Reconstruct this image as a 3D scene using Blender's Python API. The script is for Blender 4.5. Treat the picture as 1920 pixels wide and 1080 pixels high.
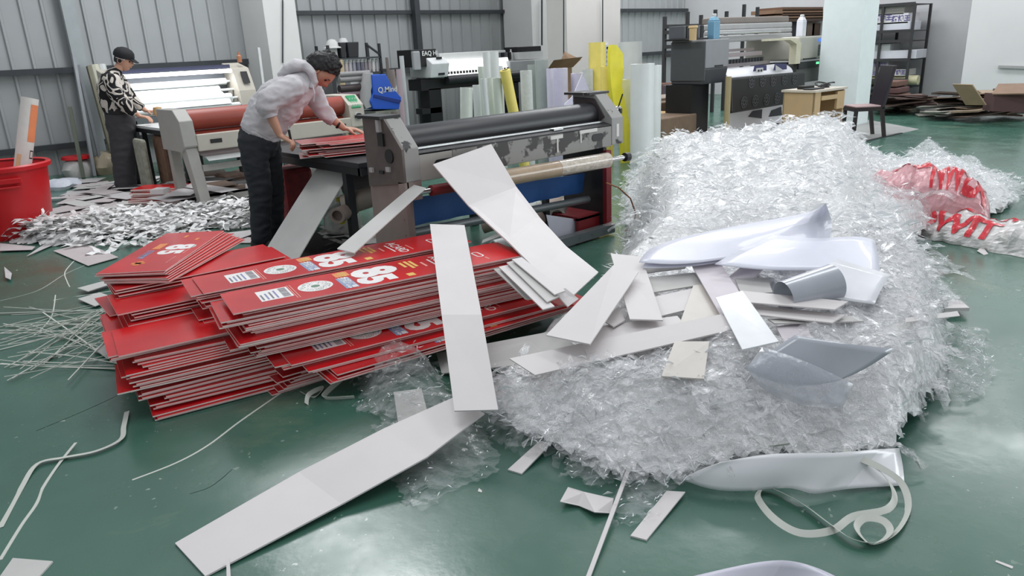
import bpy, math, random
from mathutils import Vector, Matrix, noise
from math import sin, cos, pi, radians
scene = bpy.context.scene
for o in list(bpy.data.objects): bpy.data.objects.remove(o)
R = random.Random(7)
COL = scene.collection

# ------------------------------------------------------------ camera
FPX, CH = 1377.0, 1.52
def _basis():
    pitch = radians(18.1); roll = math.atan2(206, 4210)
    fwd = Vector((0, cos(pitch), -sin(pitch))); right = Vector((1, 0, 0)); up = right.cross(fwd)
    c, s = cos(roll), sin(roll)
    r = c*right - s*up; u = s*right + c*up
    rot = Matrix.Rotation(-radians(90-48.0878), 3, 'Z')
    return rot @ r, rot @ u, rot @ fwd
CR, CU, CF = _basis()
CAM = Vector((0, 0, CH))
cd = bpy.data.cameras.new('camera'); cam = bpy.data.objects.new('camera', cd); COL.objects.link(cam)
cd.sensor_width = 36; cd.lens = FPX/1920*36; cd.clip_end = 200; cd.clip_start = .05
M3 = Matrix((CR, CU, -CF)).transposed()
cam.matrix_world = Matrix.Translation(CAM) @ M3.to_4x4()
scene.camera = cam
def ray(px, py): return CR*((px-960)/FPX) - CU*((py-540)/FPX) + CF
def atz(px, py, z=0):
    d = ray(px, py); return CAM + d*((z-CH)/d.z)
def aty(px, py, y):
    d = ray(px, py); return CAM + d*(y/d.y)
def atx(px, py, x):
    d = ray(px, py); return CAM + d*(x/d.x)
def atd(px, py, D):
    d = ray(px, py); return CAM + d*(D/math.hypot(d.x, d.y))
def proj(p):
    d = Vector(p)-CAM; k = d.dot(CF); return 960+FPX*d.dot(CR)/k, 540-FPX*d.dot(CU)/k, k

# ------------------------------------------------------------ world, lights, exposure
w = bpy.data.worlds.new('world'); scene.world = w; w.use_nodes = True
w.node_tree.nodes['Background'].inputs[0].default_value = (0.90, 0.95, 1.0, 1)
w.node_tree.nodes['Background'].inputs[1].default_value = 0.55
def area(name, loc, target, sx, sy, energy, col=(1, 1, 1)):
    l = bpy.data.lights.new(name, 'AREA'); l.shape = 'RECTANGLE'; l.size = sx; l.size_y = sy
    l.energy = energy; l.color = col
    o = bpy.data.objects.new(name, l); COL.objects.link(o); o.location = loc
    o.rotation_euler = (Vector(target)-Vector(loc)).to_track_quat('-Z', 'Y').to_euler()
    return o
for x, y, e in ((1.5, 2.5, 75), (6.5, 1.5, 120), (4.5, 9.0, 250), (10.5, 7.5, 240), (15.0, 3.5, 215), (15.5, 10.0, 260)):
    area('overhead_fill', (x, y, 6.0), (x, y, 0), 1.0, 4.5, e, (0.96, 0.98, 1.0))  # unseen overhead area lamps, added to light the hall and its back
area('doorway_daylight', (13, -6.0, 2.6), (6, 4, .3), 6, 4, 380, (0.92, 0.97, 1.0))
scene.view_settings.view_transform = 'Standard'; scene.view_settings.look = 'None'
scene.view_settings.gamma = 1; scene.view_settings.use_curve_mapping = False
scene.view_settings.exposure = 0.0

# ------------------------------------------------------------ materials
def S(r, g, b):
    f = lambda c: (c/255/12.92) if c/255 <= .04045 else ((c/255+.055)/1.055)**2.4
    return (f(r), f(g), f(b), 1)
MC = {}
def mat(name, rgb, rough=.5, metal=0, var=.06, scale=6, spec=.5, bump=0, rgb2=None, emit=None, strength=0, thr=None, coat=0):
    if name in MC: return MC[name]
    m = bpy.data.materials.new(name); m.use_nodes = True; nt = m.node_tree; N = nt.nodes; Lk = nt.links
    b = N['Principled BSDF']; c = S(*rgb)
    b.inputs['Roughness'].default_value = rough; b.inputs['Metallic'].default_value = metal
    b.inputs['Specular IOR Level'].default_value = spec; b.inputs['Coat Weight'].default_value = coat
    tc = N.new('ShaderNodeTexCoord'); nz = N.new('ShaderNodeTexNoise'); nz.inputs['Scale'].default_value = scale
    nz.inputs['Detail'].default_value = 6; nz.inputs['Roughness'].default_value = .6
    Lk.new(tc.outputs['Object'], nz.inputs['Vector'])
    ramp = N.new('ShaderNodeValToRGB'); Lk.new(nz.outputs['Fac'], ramp.inputs['Fac'])
    if rgb2:
        c2 = S(*rgb2); t = thr or .55
        ramp.color_ramp.elements[0].position = t-.02; ramp.color_ramp.elements[1].position = t+.02
        ramp.color_ramp.elements[0].color = c; ramp.color_ramp.elements[1].color = c2
    else:
        ramp.color_ramp.elements[0].position = .3; ramp.color_ramp.elements[1].position = .7
        ramp.color_ramp.elements[0].color = tuple(x*(1-var) for x in c[:3])+(1,)
        ramp.color_ramp.elements[1].color = tuple(min(1, x*(1+var)) for x in c[:3])+(1,)
    Lk.new(ramp.outputs['Color'], b.inputs['Base Color'])
    if bump:
        bp = N.new('ShaderNodeBump'); bp.inputs['Strength'].default_value = bump; bp.inputs['Distance'].default_value = .02
        Lk.new(nz.outputs['Fac'], bp.inputs['Height']); Lk.new(bp.outputs[0], b.inputs['Normal'])
    if emit:
        b.inputs['Emission Color'].default_value = S(*emit); b.inputs['Emission Strength'].default_value = strength
    MC[name] = m; return m
def film_mat(name, lo, hi, tint=(235, 235, 235), rough=.12, scale=22):
    """thin crumpled plastic: see-through where it lies flat to the eye, milky at folds"""
    m = bpy.data.materials.new(name); m.use_nodes = True; nt = m.node_tree; N = nt.nodes; Lk = nt.links
    b = N['Principled BSDF']; out = N['Material Output']
    b.inputs['Base Color'].default_value = S(*tint); b.inputs['Roughness'].default_value = rough
    b.inputs['Specular IOR Level'].default_value = 1.0; b.inputs['Coat Weight'].default_value = .6; b.inputs['Coat Roughness'].default_value = .06
    tc = N.new('ShaderNodeTexCoord')
    vo = N.new('ShaderNodeTexVoronoi'); vo.inputs['Scale'].default_value = scale
    nz = N.new('ShaderNodeTexNoise'); nz.inputs['Scale'].default_value = 9; nz.inputs['Detail'].default_value = 5
    add = N.new('ShaderNodeMixRGB'); add.inputs[0].default_value = .12
    Lk.new(tc.outputs['Object'], nz.inputs['Vector']); Lk.new(tc.outputs['Object'], add.inputs[1]); Lk.new(nz.outputs['Color'], add.inputs[2])
    Lk.new(add.outputs[0], vo.inputs['Vector'])
    bp = N.new('ShaderNodeBump'); bp.inputs['Strength'].default_value = .9; bp.inputs['Distance'].default_value = .03
    Lk.new(vo.outputs['Distance'], bp.inputs['Height']); Lk.new(bp.outputs[0], b.inputs['Normal'])
    lw = N.new('ShaderNodeLayerWeight'); lw.inputs['Blend'].default_value = .35; Lk.new(bp.outputs[0], lw.inputs['Normal'])
    mr = N.new('ShaderNodeMapRange'); mr.inputs['To Min'].default_value = lo; mr.inputs['To Max'].default_value = hi
    Lk.new(lw.outputs['Facing'], mr.inputs['Value'])
    tr = N.new('ShaderNodeBsdfTransparent'); mx = N.new('ShaderNodeMixShader')
    tl = N.new('ShaderNodeBsdfTranslucent'); tl.inputs[0].default_value = S(*tint); m2 = N.new('ShaderNodeMixShader'); m2.inputs[0].default_value = .12
    Lk.new(b.outputs[0], m2.inputs[1]); Lk.new(tl.outputs[0], m2.inputs[2])
    Lk.new(mr.outputs[0], mx.inputs[0]); Lk.new(tr.outputs[0], mx.inputs[1]); Lk.new(m2.outputs[0], mx.inputs[2])
    Lk.new(mx.outputs[0], out.inputs['Surface'])
    MC[name] = m; return m

# ------------------------------------------------------------ mesh builder
class MB:
    def __init__(s): s.v = []; s.f = []; s.m = []
    def add(s, vs, fs, m=0):
        k = len(s.v); s.v += [Vector(v) for v in vs]; s.f += [tuple(i+k for i in f) for f in fs]; s.m += [m]*len(fs)
        return s
    def box(s, x0, x1, y0, y1, z0, z1, m=0):
        return s.add([(x0,y0,z0),(x1,y0,z0),(x1,y1,z0),(x0,y1,z0),(x0,y0,z1),(x1,y0,z1),(x1,y1,z1),(x0,y1,z1)],
                     [(0,3,2,1),(4,5,6,7),(0,1,5,4),(1,2,6,5),(2,3,7,6),(3,0,4,7)], m)
    def hexa(s, b, t, m=0):   # four bottom, four top corners
        return s.add(list(b)+list(t), [(0,3,2,1),(4,5,6,7),(0,1,5,4),(1,2,6,5),(2,3,7,6),(3,0,4,7)], m)
    def bar(s, p, q, w, h=None, m=0, up=(0,0,1)):
        p, q = Vector(p), Vector(q); h = h or w; t = (q-p).normalized(); u = Vector(up)
        if abs(t.dot(u)) > .95: u = Vector((1,0,0))
        a = t.cross(u).normalized()*w/2; b = a.cross(t).normalized()*h/2
        return s.hexa([p-a-b, p+a-b, q+a-b, q-a-b], [p-a+b, p+a+b, q+a+b, q-a+b], m)
    def prism(s, prof, x0, x1, m=0, axis='x'):
        n = len(prof)
        if axis == 'x': a = [(x0, y, z) for y, z in prof]; b = [(x1, y, z) for y, z in prof]
        elif axis == 'y': a = [(x, x0, z) for x, z in prof]; b = [(x, x1, z) for x, z in prof]
        else: a = [(x, y, x0) for x, y in prof]; b = [(x, y, x1) for x, y in prof]
        return s.add(a+b, [tuple(range(n)), tuple(range(2*n-1, n-1, -1))]+[(i, i+n, (i+1) % n+n, (i+1) % n) for i in range(n)], m)
    def cyl(s, p, q, r, r2=None, n=20, m=0, caps=True, mc=None):
        p, q = Vector(p), Vector(q); r2 = r if r2 is None else r2; t = (q-p).normalized()
        u = Vector((0,0,1)) if abs(t.z) < .9 else Vector((1,0,0)); a = t.cross(u).normalized(); b = t.cross(a)
        vs = [p+(a*cos(2*pi*i/n)+b*sin(2*pi*i/n))*r for i in range(n)]+[q+(a*cos(2*pi*i/n)+b*sin(2*pi*i/n))*r2 for i in range(n)]
        s.add(vs, [(i, (i+1) % n, (i+1) % n+n, i+n) for i in range(n)], m)
        if caps: 
            k = len(s.v)-2*n; s.f += [tuple(k+i for i in range(n-1, -1, -1)), tuple(k+n+i for i in range(n))]; s.m += [mc if mc is not None else m]*2
        return s
    def lathe(s, c, prof, n=28, m=0, axis=None):
        c = Vector(c); t = Vector(axis or (0,0,1)).normalized(); u = Vector((0,0,1)) if abs(t.z) < .9 else Vector((1,0,0))
        a = t.cross(u).normalized(); b = t.cross(a); vs = []
        for r, z in prof: vs += [c+t*z+(a*cos(2*pi*i/n)+b*sin(2*pi*i/n))*r for i in range(n)]
        fs = [(j*n+i, j*n+(i+1) % n, (j+1)*n+(i+1) % n, (j+1)*n+i) for j in range(len(prof)-1) for i in range(n)]
        return s.add(vs, fs, m)
    def tube(s, pts, r, n=8, m=0):
        pts = [Vector(p) for p in pts]; vs = []; prev = None
        for i, p in enumerate(pts):
            t = (pts[min(i+1, len(pts)-1)]-pts[max(i-1, 0)]).normalized()
            if prev is None: prev = t.cross(Vector((0,0,1)) if abs(t.z) < .9 else Vector((1,0,0))).normalized()
            a = (prev-t*prev.dot(t)).normalized(); prev = a; b = t.cross(a)
            rr = r[i] if hasattr(r, '__len__') else r
            vs += [p+(a*cos(2*pi*j/n)+b*sin(2*pi*j/n))*rr for j in range(n)]
        L = len(pts)
        fs = [(i*n+j, i*n+(j+1) % n, (i+1)*n+(j+1) % n, (i+1)*n+j) for i in range(L-1) for j in range(n)]
        fs += [tuple(range(n-1, -1, -1)), tuple((L-1)*n+j for j in range(n))]
        return s.add(vs, fs, m)
    def loft(s, rings, side, n=20, m=0, cap=.6):
        """closed limb: rings of (point, sideways radius, other radius)"""
        P = [Vector(r[0]) for r in rings]; side = Vector(side).normalized(); R1 = [r[1] for r in rings]; R2 = [r[2] if len(r) > 2 else r[1] for r in rings]
        Q = []
        for i, p in enumerate(P):
            t = (P[min(i+1, len(P)-1)]-P[max(i-1, 0)]).normalized(); a = (side-t*side.dot(t))
            a = a.normalized() if a.length > .1 else t.cross(Vector((0,0,1))).normalized(); Q.append((p, t, a, t.cross(a), R1[i], R2[i]))
        def ring(p, a, b, r1, r2): return [p+a*cos(2*pi*j/n)*r1+b*sin(2*pi*j/n)*r2 for j in range(n)]
        vs = []; p, t, a, b, r1, r2 = Q[0]
        for k in (.15, .55, .85): vs += ring(p-t*min(r1, r2)*cap*math.sqrt(1-k*k), a, b, r1*k, r2*k)
        for p, t, a, b, r1, r2 in Q: vs += ring(p, a, b, r1, r2)
        for k in (.85, .55, .15): vs += ring(p+t*min(r1, r2)*cap*math.sqrt(1-k*k), a, b, r1*k, r2*k)
        L = len(vs)//n; fs = [(i*n+j, i*n+(j+1) % n, (i+1)*n+(j+1) % n, (i+1)*n+j) for i in range(L-1) for j in range(n)]
        return s.add(vs, fs+[tuple(range(n-1, -1, -1)), tuple((L-1)*n+j for j in range(n))], m)
    def strip(s, Ls, Rs, th, m=0, nrm=None):
        """slab between two edge polylines, thickness th below"""
        Ls = [Vector(p) for p in Ls]; Rs = [Vector(p) for p in Rs]; n = len(Ls); up = []
        for i in range(n):
            t = (Ls[min(i+1, n-1)]-Ls[max(i-1, 0)]); x = (Rs[i]-Ls[i]).cross(t).normalized()
            if nrm is not None:
                if x.dot(nrm) < 0: x = -x
            elif x.z < 0: x = -x
            up.append(x*th)
        vs = []
        for i in range(n): vs += [Ls[i], Rs[i], Rs[i]-up[i], Ls[i]-up[i]]
        fs = [(0,1,2,3), tuple((n-1)*4+j for j in (3,2,1,0))]
        for i in range(n-1):
            for j in range(4): fs.append((i*4+j, (i+1)*4+j, (i+1)*4+(j+1) % 4, i*4+(j+1) % 4))
        return s.add(vs, fs, m)
    def build(s, name, mats, parent=None, smooth=False, bevel=0, loc=None, sub=0):
        if not isinstance(mats, (list, tuple)): mats = [mats]
        if parent is not None: off = parent.matrix_world.translation.copy() if parent.type == 'EMPTY' else ORG[parent.name]
        elif loc is not None: off = Vector(loc)
        else:
            xs = [v.x for v in s.v]; ys = [v.y for v in s.v]; zs = [v.z for v in s.v]
            off = Vector(((min(xs)+max(xs))/2, (min(ys)+max(ys))/2, min(zs)))
        me = bpy.data.meshes.new(name); me.from_pydata([v-off for v in s.v], [], s.f)
        for mm in mats: me.materials.append(mm)
        me.polygons.foreach_set('material_index', s.m); me.polygons.foreach_set('use_smooth', [smooth]*len(s.f))
        import bmesh
        bm = bmesh.new(); bm.from_mesh(me); bmesh.ops.recalc_face_normals(bm, faces=bm.faces); bm.to_mesh(me); bm.free()
        me.update()
        o = bpy.data.objects.new(name, me); COL.objects.link(o)
        if parent is not None: o.parent = parent
        else: o.location = off
        ORG[o.name] = off
        if bevel:
            b = o.modifiers.new('bevel', 'BEVEL'); b.width = bevel; b.segments = 2; b.limit_method = 'ANGLE'; b.angle_limit = radians(40)
        if smooth:
            try: me.set_sharp_from_angle(angle=radians(38))
            except Exception: pass
        return o
ORG = {}
def thing(name, label, cat, loc, group=None):
    o = bpy.data.objects.new(name, None); COL.objects.link(o); o.location = loc; o.empty_display_size = .1
    o['label'] = label; o['category'] = cat
    if group: o['group'] = group
    o.matrix_world = Matrix.Translation(Vector(loc)); ORG[o.name] = Vector(loc)
    return o
def tag(o, label, cat, group=None, kind=None):
    o['label'] = label; o['category'] = cat
    if group: o['group'] = group
    if kind: o['kind'] = kind
    return o
def struct(o): o['kind'] = 'structure'; return o
def part(name, mats, parent, fn, **k):
    b = MB(); fn(b); return b.build(name, mats, parent, **k)
def text_mesh(body, size, offset=0.0, space=1.0):
    c = bpy.data.curves.new('lettering', 'FONT'); c.body = body; c.size = size; c.align_x = 'CENTER'; c.align_y = 'CENTER'; c.offset = offset
    c.space_character = space; c.resolution_u = 3
    o = bpy.data.objects.new('lettering', c); COL.objects.link(o)
    dg = bpy.context.evaluated_depsgraph_get(); me = bpy.data.meshes.new_from_object(o.evaluated_get(dg))
    vs = [v.co.copy() for v in me.vertices]; fs = [tuple(p.vertices) for p in me.polygons]
    bpy.data.objects.remove(o); bpy.data.curves.remove(c); bpy.data.meshes.remove(me)
    return vs, fs
def add_text(mb, body, size, origin, xdir, ydir, m=0, offset=0, sx=1):
    vs, fs = text_mesh(body, size, offset); x, y, o = Vector(xdir).normalized(), Vector(ydir).normalized(), Vector(origin)
    mb.add([o+x*v.x*sx+y*v.y for v in vs], fs, m)

# palette
WHITE = mat('white_paint', (205, 206, 205), .6, var=.03)
BOARDW = mat('white_foam_board', (214, 209, 208), .55, var=.02)
BOARDG = mat('grey_white_board', (196, 194, 191), .6, var=.04)
BLACK = mat('black_plastic', (22, 23, 25), .45, var=.15)
DARK = mat('dark_steel', (46, 47, 50), .45, metal=.3, var=.2)
MACH = mat('machine_grey_paint', (158, 156, 150), .5, var=.05)
MACHC = mat('machine_cream_paint', (186, 180, 168), .5, var=.04)
STEEL = mat('bare_brown_steel', (96, 88, 84), .42, metal=.35, var=.25, scale=5)
CHROME = mat('chrome', (200, 200, 200), .18, metal=1)
CHIP = mat('chipped_grey_paint', (150, 149, 146), .5, rgb2=(40, 39, 40), scale=9, thr=.6)
CHIPD = mat('chipped_dark_paint', (44, 43, 45), .5, rgb2=(175, 173, 172), scale=7, thr=.62)
CARD = mat('brown_cardboard', (128, 104, 82), .8, var=.15)
GREYL = mat('light_grey_plastic', (165, 165, 165), .45)
ROLLW = mat('white_vinyl_roll', (214, 218, 216), .35, var=.03)
YELL = mat('yellow_film_roll', (236, 218, 118), .35, var=.06)
# ============================================================ the room
def floor_mat():
    m = bpy.data.materials.new('green_epoxy_floor'); m.use_nodes = True; nt = m.node_tree; N = nt.nodes; Lk = nt.links; b = N['Principled BSDF']
    tc = N.new('ShaderNodeTexCoord')
    def nz(sc, det=6, rg=.6, dist=0):
        n = N.new('ShaderNodeTexNoise'); n.inputs['Scale'].default_value = sc; n.inputs['Detail'].default_value = det
        n.inputs['Roughness'].default_value = rg; n.inputs['Distortion'].default_value = dist; Lk.new(tc.outputs['Object'], n.inputs['Vector']); return n
    def ramp(src, p0, p1, c0, c1):
        r = N.new('ShaderNodeValToRGB'); r.color_ramp.elements[0].position = p0; r.color_ramp.elements[1].position = p1
        r.color_ramp.elements[0].color = c0; r.color_ramp.elements[1].color = c1; Lk.new(src, r.inputs['Fac']); return r
    def mix(fac, a, c):
        x = N.new('ShaderNodeMixRGB'); Lk.new(fac, x.inputs[0])
        if isinstance(a, tuple): x.inputs[1].default_value = a
        else: Lk.new(a, x.inputs[1])
        if isinstance(c, tuple): x.inputs[2].default_value = c
        else: Lk.new(c, x.inputs[2])
        return x.outputs[0]
    base = ramp(nz(.7, 4).outputs['Fac'], .3, .7, S(54, 92, 79), S(70, 110, 95)).outputs[0]
    k = (0,0,0,1); o = (1,1,1,1)
    worn = ramp(nz(1.1, 8, .7, .6).outputs['Fac'], .58, .76, k, (.55,.55,.55,1))
    c = mix(worn.outputs[0], base, S(124, 134, 110))
    speck = ramp(nz(26, 3, .5, .3).outputs['Fac'], .68, .71, k, (.85,.85,.85,1))
    clus = ramp(nz(1.6, 3).outputs['Fac'], .5, .6, k, o)
    mm = N.new('ShaderNodeMath'); mm.operation = 'MULTIPLY'; Lk.new(speck.outputs[0], mm.inputs[0]); Lk.new(clus.outputs[0], mm.inputs[1])
    c = mix(mm.outputs[0], c, S(178, 190, 180))
    Lk.new(c, b.inputs['Base Color'])
    rr = ramp(nz(2.5, 5).outputs['Fac'], .3, .7, (.17,.17,.17,1), (.34,.34,.34,1)); Lk.new(rr.outputs[0], b.inputs['Roughness'])
    b.inputs['Specular IOR Level'].default_value = .75; bp = N.new('ShaderNodeBump'); bp.inputs['Strength'].default_value = .08; bp.inputs['Distance'].default_value = .01
    Lk.new(nz(14, 4).outputs['Fac'], bp.inputs['Height']); Lk.new(bp.outputs[0], b.inputs['Normal'])
    return m
b = MB(); b.box(-4, 22, -8, 13.4, -.1, 0); struct(b.build('floor', floor_mat(), loc=(0,0,0)))
# bare concrete strip of floor by the chair with its dark joint
p1, p2 = atz(1610, 268), atz(1690, 250)
dv = (p2-p1).normalized()
q = [p1-dv*1.5, p2+dv*.6, p2+dv*.2+Vector((1.8, 1.6, 0)), p1-dv*1.2+Vector((1.2, 3.2, 0))]
b = MB(); b.hexa([v+Vector((0,0,-.02)) for v in q], [v+Vector((0,0,.003)) for v in q])
struct(b.build('floor_concrete', mat('bare_concrete', (150, 150, 148), .5, var=.12, scale=3)))
b = MB(); b.bar(p1+Vector((0,0,.006)), p2+Vector((0,0,.006)), .05, .008); struct(b.build('trim_10', DARK))

WALLG = mat('grey_corrugated_steel', (164, 167, 168), .42, metal=.1, var=.06, scale=1.2)
b = MB(); pr_ = []; x = -2.6
while x < 18.7:
    pr_ += [(x, 13.0), (x+.20, 13.0), (x+.215, 12.965), (x+.245, 12.965), (x+.26, 13.0)]; x += .27
vs = []; 
for X, Yy in pr_: vs += [(X, Yy, 0), (X, Yy, 5.0)]
b.add(vs, [(2*i, 2*i+2, 2*i+3, 2*i+1) for i in range(len(pr_)-1)])
b.box(-2.6, 18.8, 13.02, 13.1, 0, 5)
struct(b.build('wall_back', WALLG))
GIRT = mat('dark_grey_girt', (58, 62, 66), .5, metal=.2, var=.1)
def girt(n, x0, x1, z, h=.07, y=12.9):
    b = MB(); b.box(x0, x1, y-.05, y+.06, z-h/2, z+h/2); struct(b.build('trim_%d' % n, GIRT))
girt(1, -1, aty(480, 112, 12.9).x, 1.51, .08); girt(2, -1, aty(480, 240, 12.9).x, .42, .08)
girt(3, aty(552, 20, 12.9).x, aty(972, 22, 12.9).x, 2.29, .07); girt(4, aty(552, 140, 12.9).x, aty(972, 115, 12.9).x, 1.21, .06)
girt(5, aty(1160, 20, 12.9).x, aty(1288, 20, 12.9).x, 2.30, .08); girt(6, aty(1160, 103, 12.9).x, 18.2, 1.19, .09)
b = MB(); xx = aty(780, 50, 12.85).x; b.box(xx-.06, xx+.06, 12.75, 12.9, .0, 5); struct(b.build('trim_7', GIRT))
b = MB(); xx = aty(137, 60, 12.85).x; b.box(xx-.09, xx+.09, 12.8, 12.9, 0, 5); struct(b.build('trim_8', mat('pale_steel_post', (160, 166, 168), .45, metal=.3)))
# pillars
PIL = mat('pillar_white_render', (214, 213, 211), .75, var=.03, scale=2)
PILW = mat('pillar_warm_render', (208, 204, 200), .75, var=.03, scale=2)
def pillar(x0, x1, y0, y1, m, n):
    b = MB(); b.box(x0, x1, y0, y1, 0, 5); o = struct(b.build('trim_%d' % n, m)); return o
yy = 12.0; pillar(aty(500, 60, yy).x, aty(560, 60, yy).x, yy, 12.9, PIL, 11)
yy = 12.0; pillar(aty(998, 60, yy).x, aty(1066, 60, yy).x, yy, 12.9, PIL, 12)
yy = 9.6; pillar(aty(1063, 60, yy).x, aty(1163, 60, yy).x, yy, yy+.5, PILW, 13)
p = atz(1600, 236); xc, yc = p.x, p.y
pillar(atx(1603, 100, xc).x, xc+.55, aty(1618, 60, yc).y, atx(1541, 60, xc).y, mat('pillar_cool_white', (222, 232, 232), .6, var=.03), 14)
# cables on the pillars
def conduit(px, pts_y, yy, r, n):
    b = MB(); b.tube([aty(px, py, yy-.02-.0) for py in pts_y], r, 6); return struct(b.build('trim_%d' % n, GIRT))
conduit(530, (0, 60, 118), 12.0, .012, 15); conduit(1057, (0, 60, 108), 9.55, .012, 16); conduit(1016, (0, 40, 85), 11.95, .02, 17)
conduit(1130, (0, 60, 118), 9.55, .012, 23)
WR = mat('wall_white_plaster', (196, 196, 198), .8, var=.04, scale=1.5)
b = MB(); b.box(18.8, 19, 5.2, 13.1, 0, 5); struct(b.build('wall_right', WR))
b = MB(); b.box(17.2, 19, -6, 5.2, 0, 5); struct(b.build('wall_right_pier', mat('wall_right_plaster', (216, 216, 216), .8, var=.03, scale=1.5)))
b = MB(); b.bar(atx(1872, 125, 17.17), atx(1935, 127, 17.17), .03, .05); struct(b.build('trim_18', GREYL))
# ============================================================ front laminator
RUB = mat('black_rubber_roller', (40, 41, 44), .38, var=.12, scale=3)
RUBR = mat('red_rubber_roller', (150, 66, 52), .45, var=.08)
BLUEC = mat('blue_cloth', (28, 78, 138), .6, var=.2, scale=2, bump=.3)
REDP = mat('worn_red_paint', (120, 28, 34), .5, var=.2)
TAN = mat('tan_film_roll', (168, 146, 120), .3, var=.12, scale=12, coat=.6)
LEGM = mat('pinkish_grey_steel', (140, 126, 120), .5, var=.1)
GREYA = mat('grey_aluminium', (118, 124, 126), .4, metal=.4)
lam = thing('laminator', 'big worn grey laminating machine with long black roller above a blue cloth panel', 'laminating machine', (2.6, 3.9, 0))
capP = [(3.86,.74),(3.86,.95),(4.03,1.13),(4.28,1.13),(4.28,.68)]
def f(b):
    b.prism(capP, 2.6, 2.615, 0)
    b.box(2.585, 2.6, 4.0, 4.04, .80, .83, 1); b.box(2.585, 2.6, 4.2, 4.24, .78, .81, 1); b.box(2.59, 2.6, 4.08, 4.13, .78, .80, 2)
    b.cyl((2.592, 4.0, .90), (2.6, 4.0, .90), .045, n=20, m=2); b.box(2.585, 2.6, 4.04, 4.10, .96, 1.04, 2)
    b.box(2.57, 2.73, 4.03, 4.32, 1.13, 1.148, 2); b.box(2.575, 2.6, 4.06, 4.09, 1.05, 1.125, 1)
part('end_plate', [STEEL, GREYL, BLACK], lam, f)
part('end_cap', CHIP, lam, lambda b: b.prism(capP, 2.615, 2.73), bevel=.006)
def f(b):
    b.prism(capP, 4.62, 4.76, 0)
    b.prism([(y, z) for y, z in ((4.03, 1.1), (3.93, .96), (4.02, .9), (4.26, .9), (4.26, 1.11))], 4.61, 4.62, 1)
part('end_cap', [CHIP, mat('oily_dark_plate', (66, 58, 60), .5, var=.3, scale=8)], lam, f, bevel=.005)
part('top_plate', CHIPD, lam, lambda b: b.box(4.56, 4.8, 4.04, 4.32, 1.13, 1.148))
def f(b):
    b.cyl((4.75, 3.95, 1.0), (4.82, 3.95, 1.0), .028, m=1); b.cyl((4.8, 3.95, 1.0), (4.84, 3.93, 1.12), .006, m=0); b.lathe((4.8, 3.94, .96), [(.0, 0), (.03, .01), (.03, .05), (0, .06)], m=0)
part('crank', [BLACK, CHROME], lam, f, smooth=True)
part('roller', RUB, lam, lambda b: b.cyl((2.73, 4.09, .965), (4.62, 4.09, .965), .102, n=40), smooth=True)
part('roller', RUB, lam, lambda b: b.cyl((2.73, 4.14, .80), (4.62, 4.14, .80), .085, n=32), smooth=True)
CHP = mat('scuffed_grey_front', (140, 139, 135), .5, rgb2=(58, 55, 54), scale=6.5, thr=.555)
def f(b):
    b.box(2.73, 3.0, 3.865, 3.9, .73, .91, 1); b.box(3.002, 4.62, 3.865, 3.9, .73, .90, 0); b.box(2.73, 4.62, 3.9, 4.0, .73, .745, 1)
part('front_panel', [CHP, MACH], lam, f, bevel=.004)
def f(b):
    b.hexa([(2.73,3.865,.90),(4.62,3.865,.89),(4.62,4.03,.91),(2.73,4.03,.92)], [(2.73,3.865,.912),(4.62,3.865,.902),(4.62,4.03,.935),(2.73,4.03,.945)], 0)
    b.bar((2.75, 3.93, .935), (4.6, 3.93, .925), .012, .012, 1); b.box(4.0, 4.1, 3.9, 3.93, .915, .93, 1)
part('feed_deck', [CHIPD, CHROME], lam, f)
def slot(xc, z, w=.13):
    def f(b):
        pr = [(xc+(w/2-.025)*sx+.028*cos(a), z+.028*sin(a)) for sx, a0 in ((1, -pi/2), (-1, pi/2)) for a in [a0+pi*i/8 for i in range(9)]]
        b.prism(pr, 3.860, 3.866, 0, axis='y')
    part('hand_slot', BLACK, lam, f)
slot(2.93, .825, .16); slot(4.45, .82)
TAPEM = mat('torn_white_tape', (214, 212, 208), .6)
for bb_ in ((3.92, 4.05, .86, .885), (3.985, 3.998, .76, .86), (4.24, 4.44, .868, .893), (4.245, 4.256, .80, .868), (4.675, 4.705, .80, .9)):
    part('tape_residue', TAPEM, lam, lambda b: b.box(bb_[0], bb_[1], 3.857, 3.866, bb_[2], bb_[3]))
def f(b):
    b.box(2.62, 2.70, 3.93, 4.3, .06, .74); b.box(2.60, 2.63, 3.86, 3.93, .0, .74); b.box(2.62,2.73,3.86,3.93,.62,.74)
    for z in (.12, .2, .3, .4, .5, .6): b.cyl((2.595, 3.9, z), (2.60, 3.9, z), .006, n=8)
part('leg', LEGM, lam, f)
def f(b):
    b.box(4.56, 4.60, 3.9, 4.35, .05, .72, 0); b.box(4.55, 4.61, 3.86, 3.9, .02, .70, 1); b.box(4.3, 4.56, 3.95, 4.3, .16, .19, 1); b.box(4.3, 4.56, 3.95, 3.98, .02, .18, 1)
    b.box(4.14, 4.18, 4.15, 4.2, .0, .5, 0)
part('leg', [DARK, REDP], lam, f)
def f(b):
    b.box(2.6, 4.63, 3.84, 3.92, .02, .09)
    for x in (4.2, 4.35, 4.5): b.cyl((x, 3.835, .06), (x, 3.84, .06), .01, n=8)
part('foot_rail', GREYA, lam, f)
def f(b):
    n = 24; L = []; Rr = []
    for i in range(n+1):
        x = 2.72+(4.5-2.72)*i/n; s = .012*sin(i*1.7)
        L.append((x, 4.05+s, .60-.09*i/n)); Rr.append((x, 4.08-s, .40-.05*i/n))
    b.strip(L, Rr, .006, nrm=Vector((0, -1, .2)))
part('cloth_panel', BLUEC, lam, f, smooth=True)
part('rod', GREYA, lam, lambda b: b.cyl((2.7, 4.02, .37), (4.5, 4.02, .30), .03, n=14), smooth=True)
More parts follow.
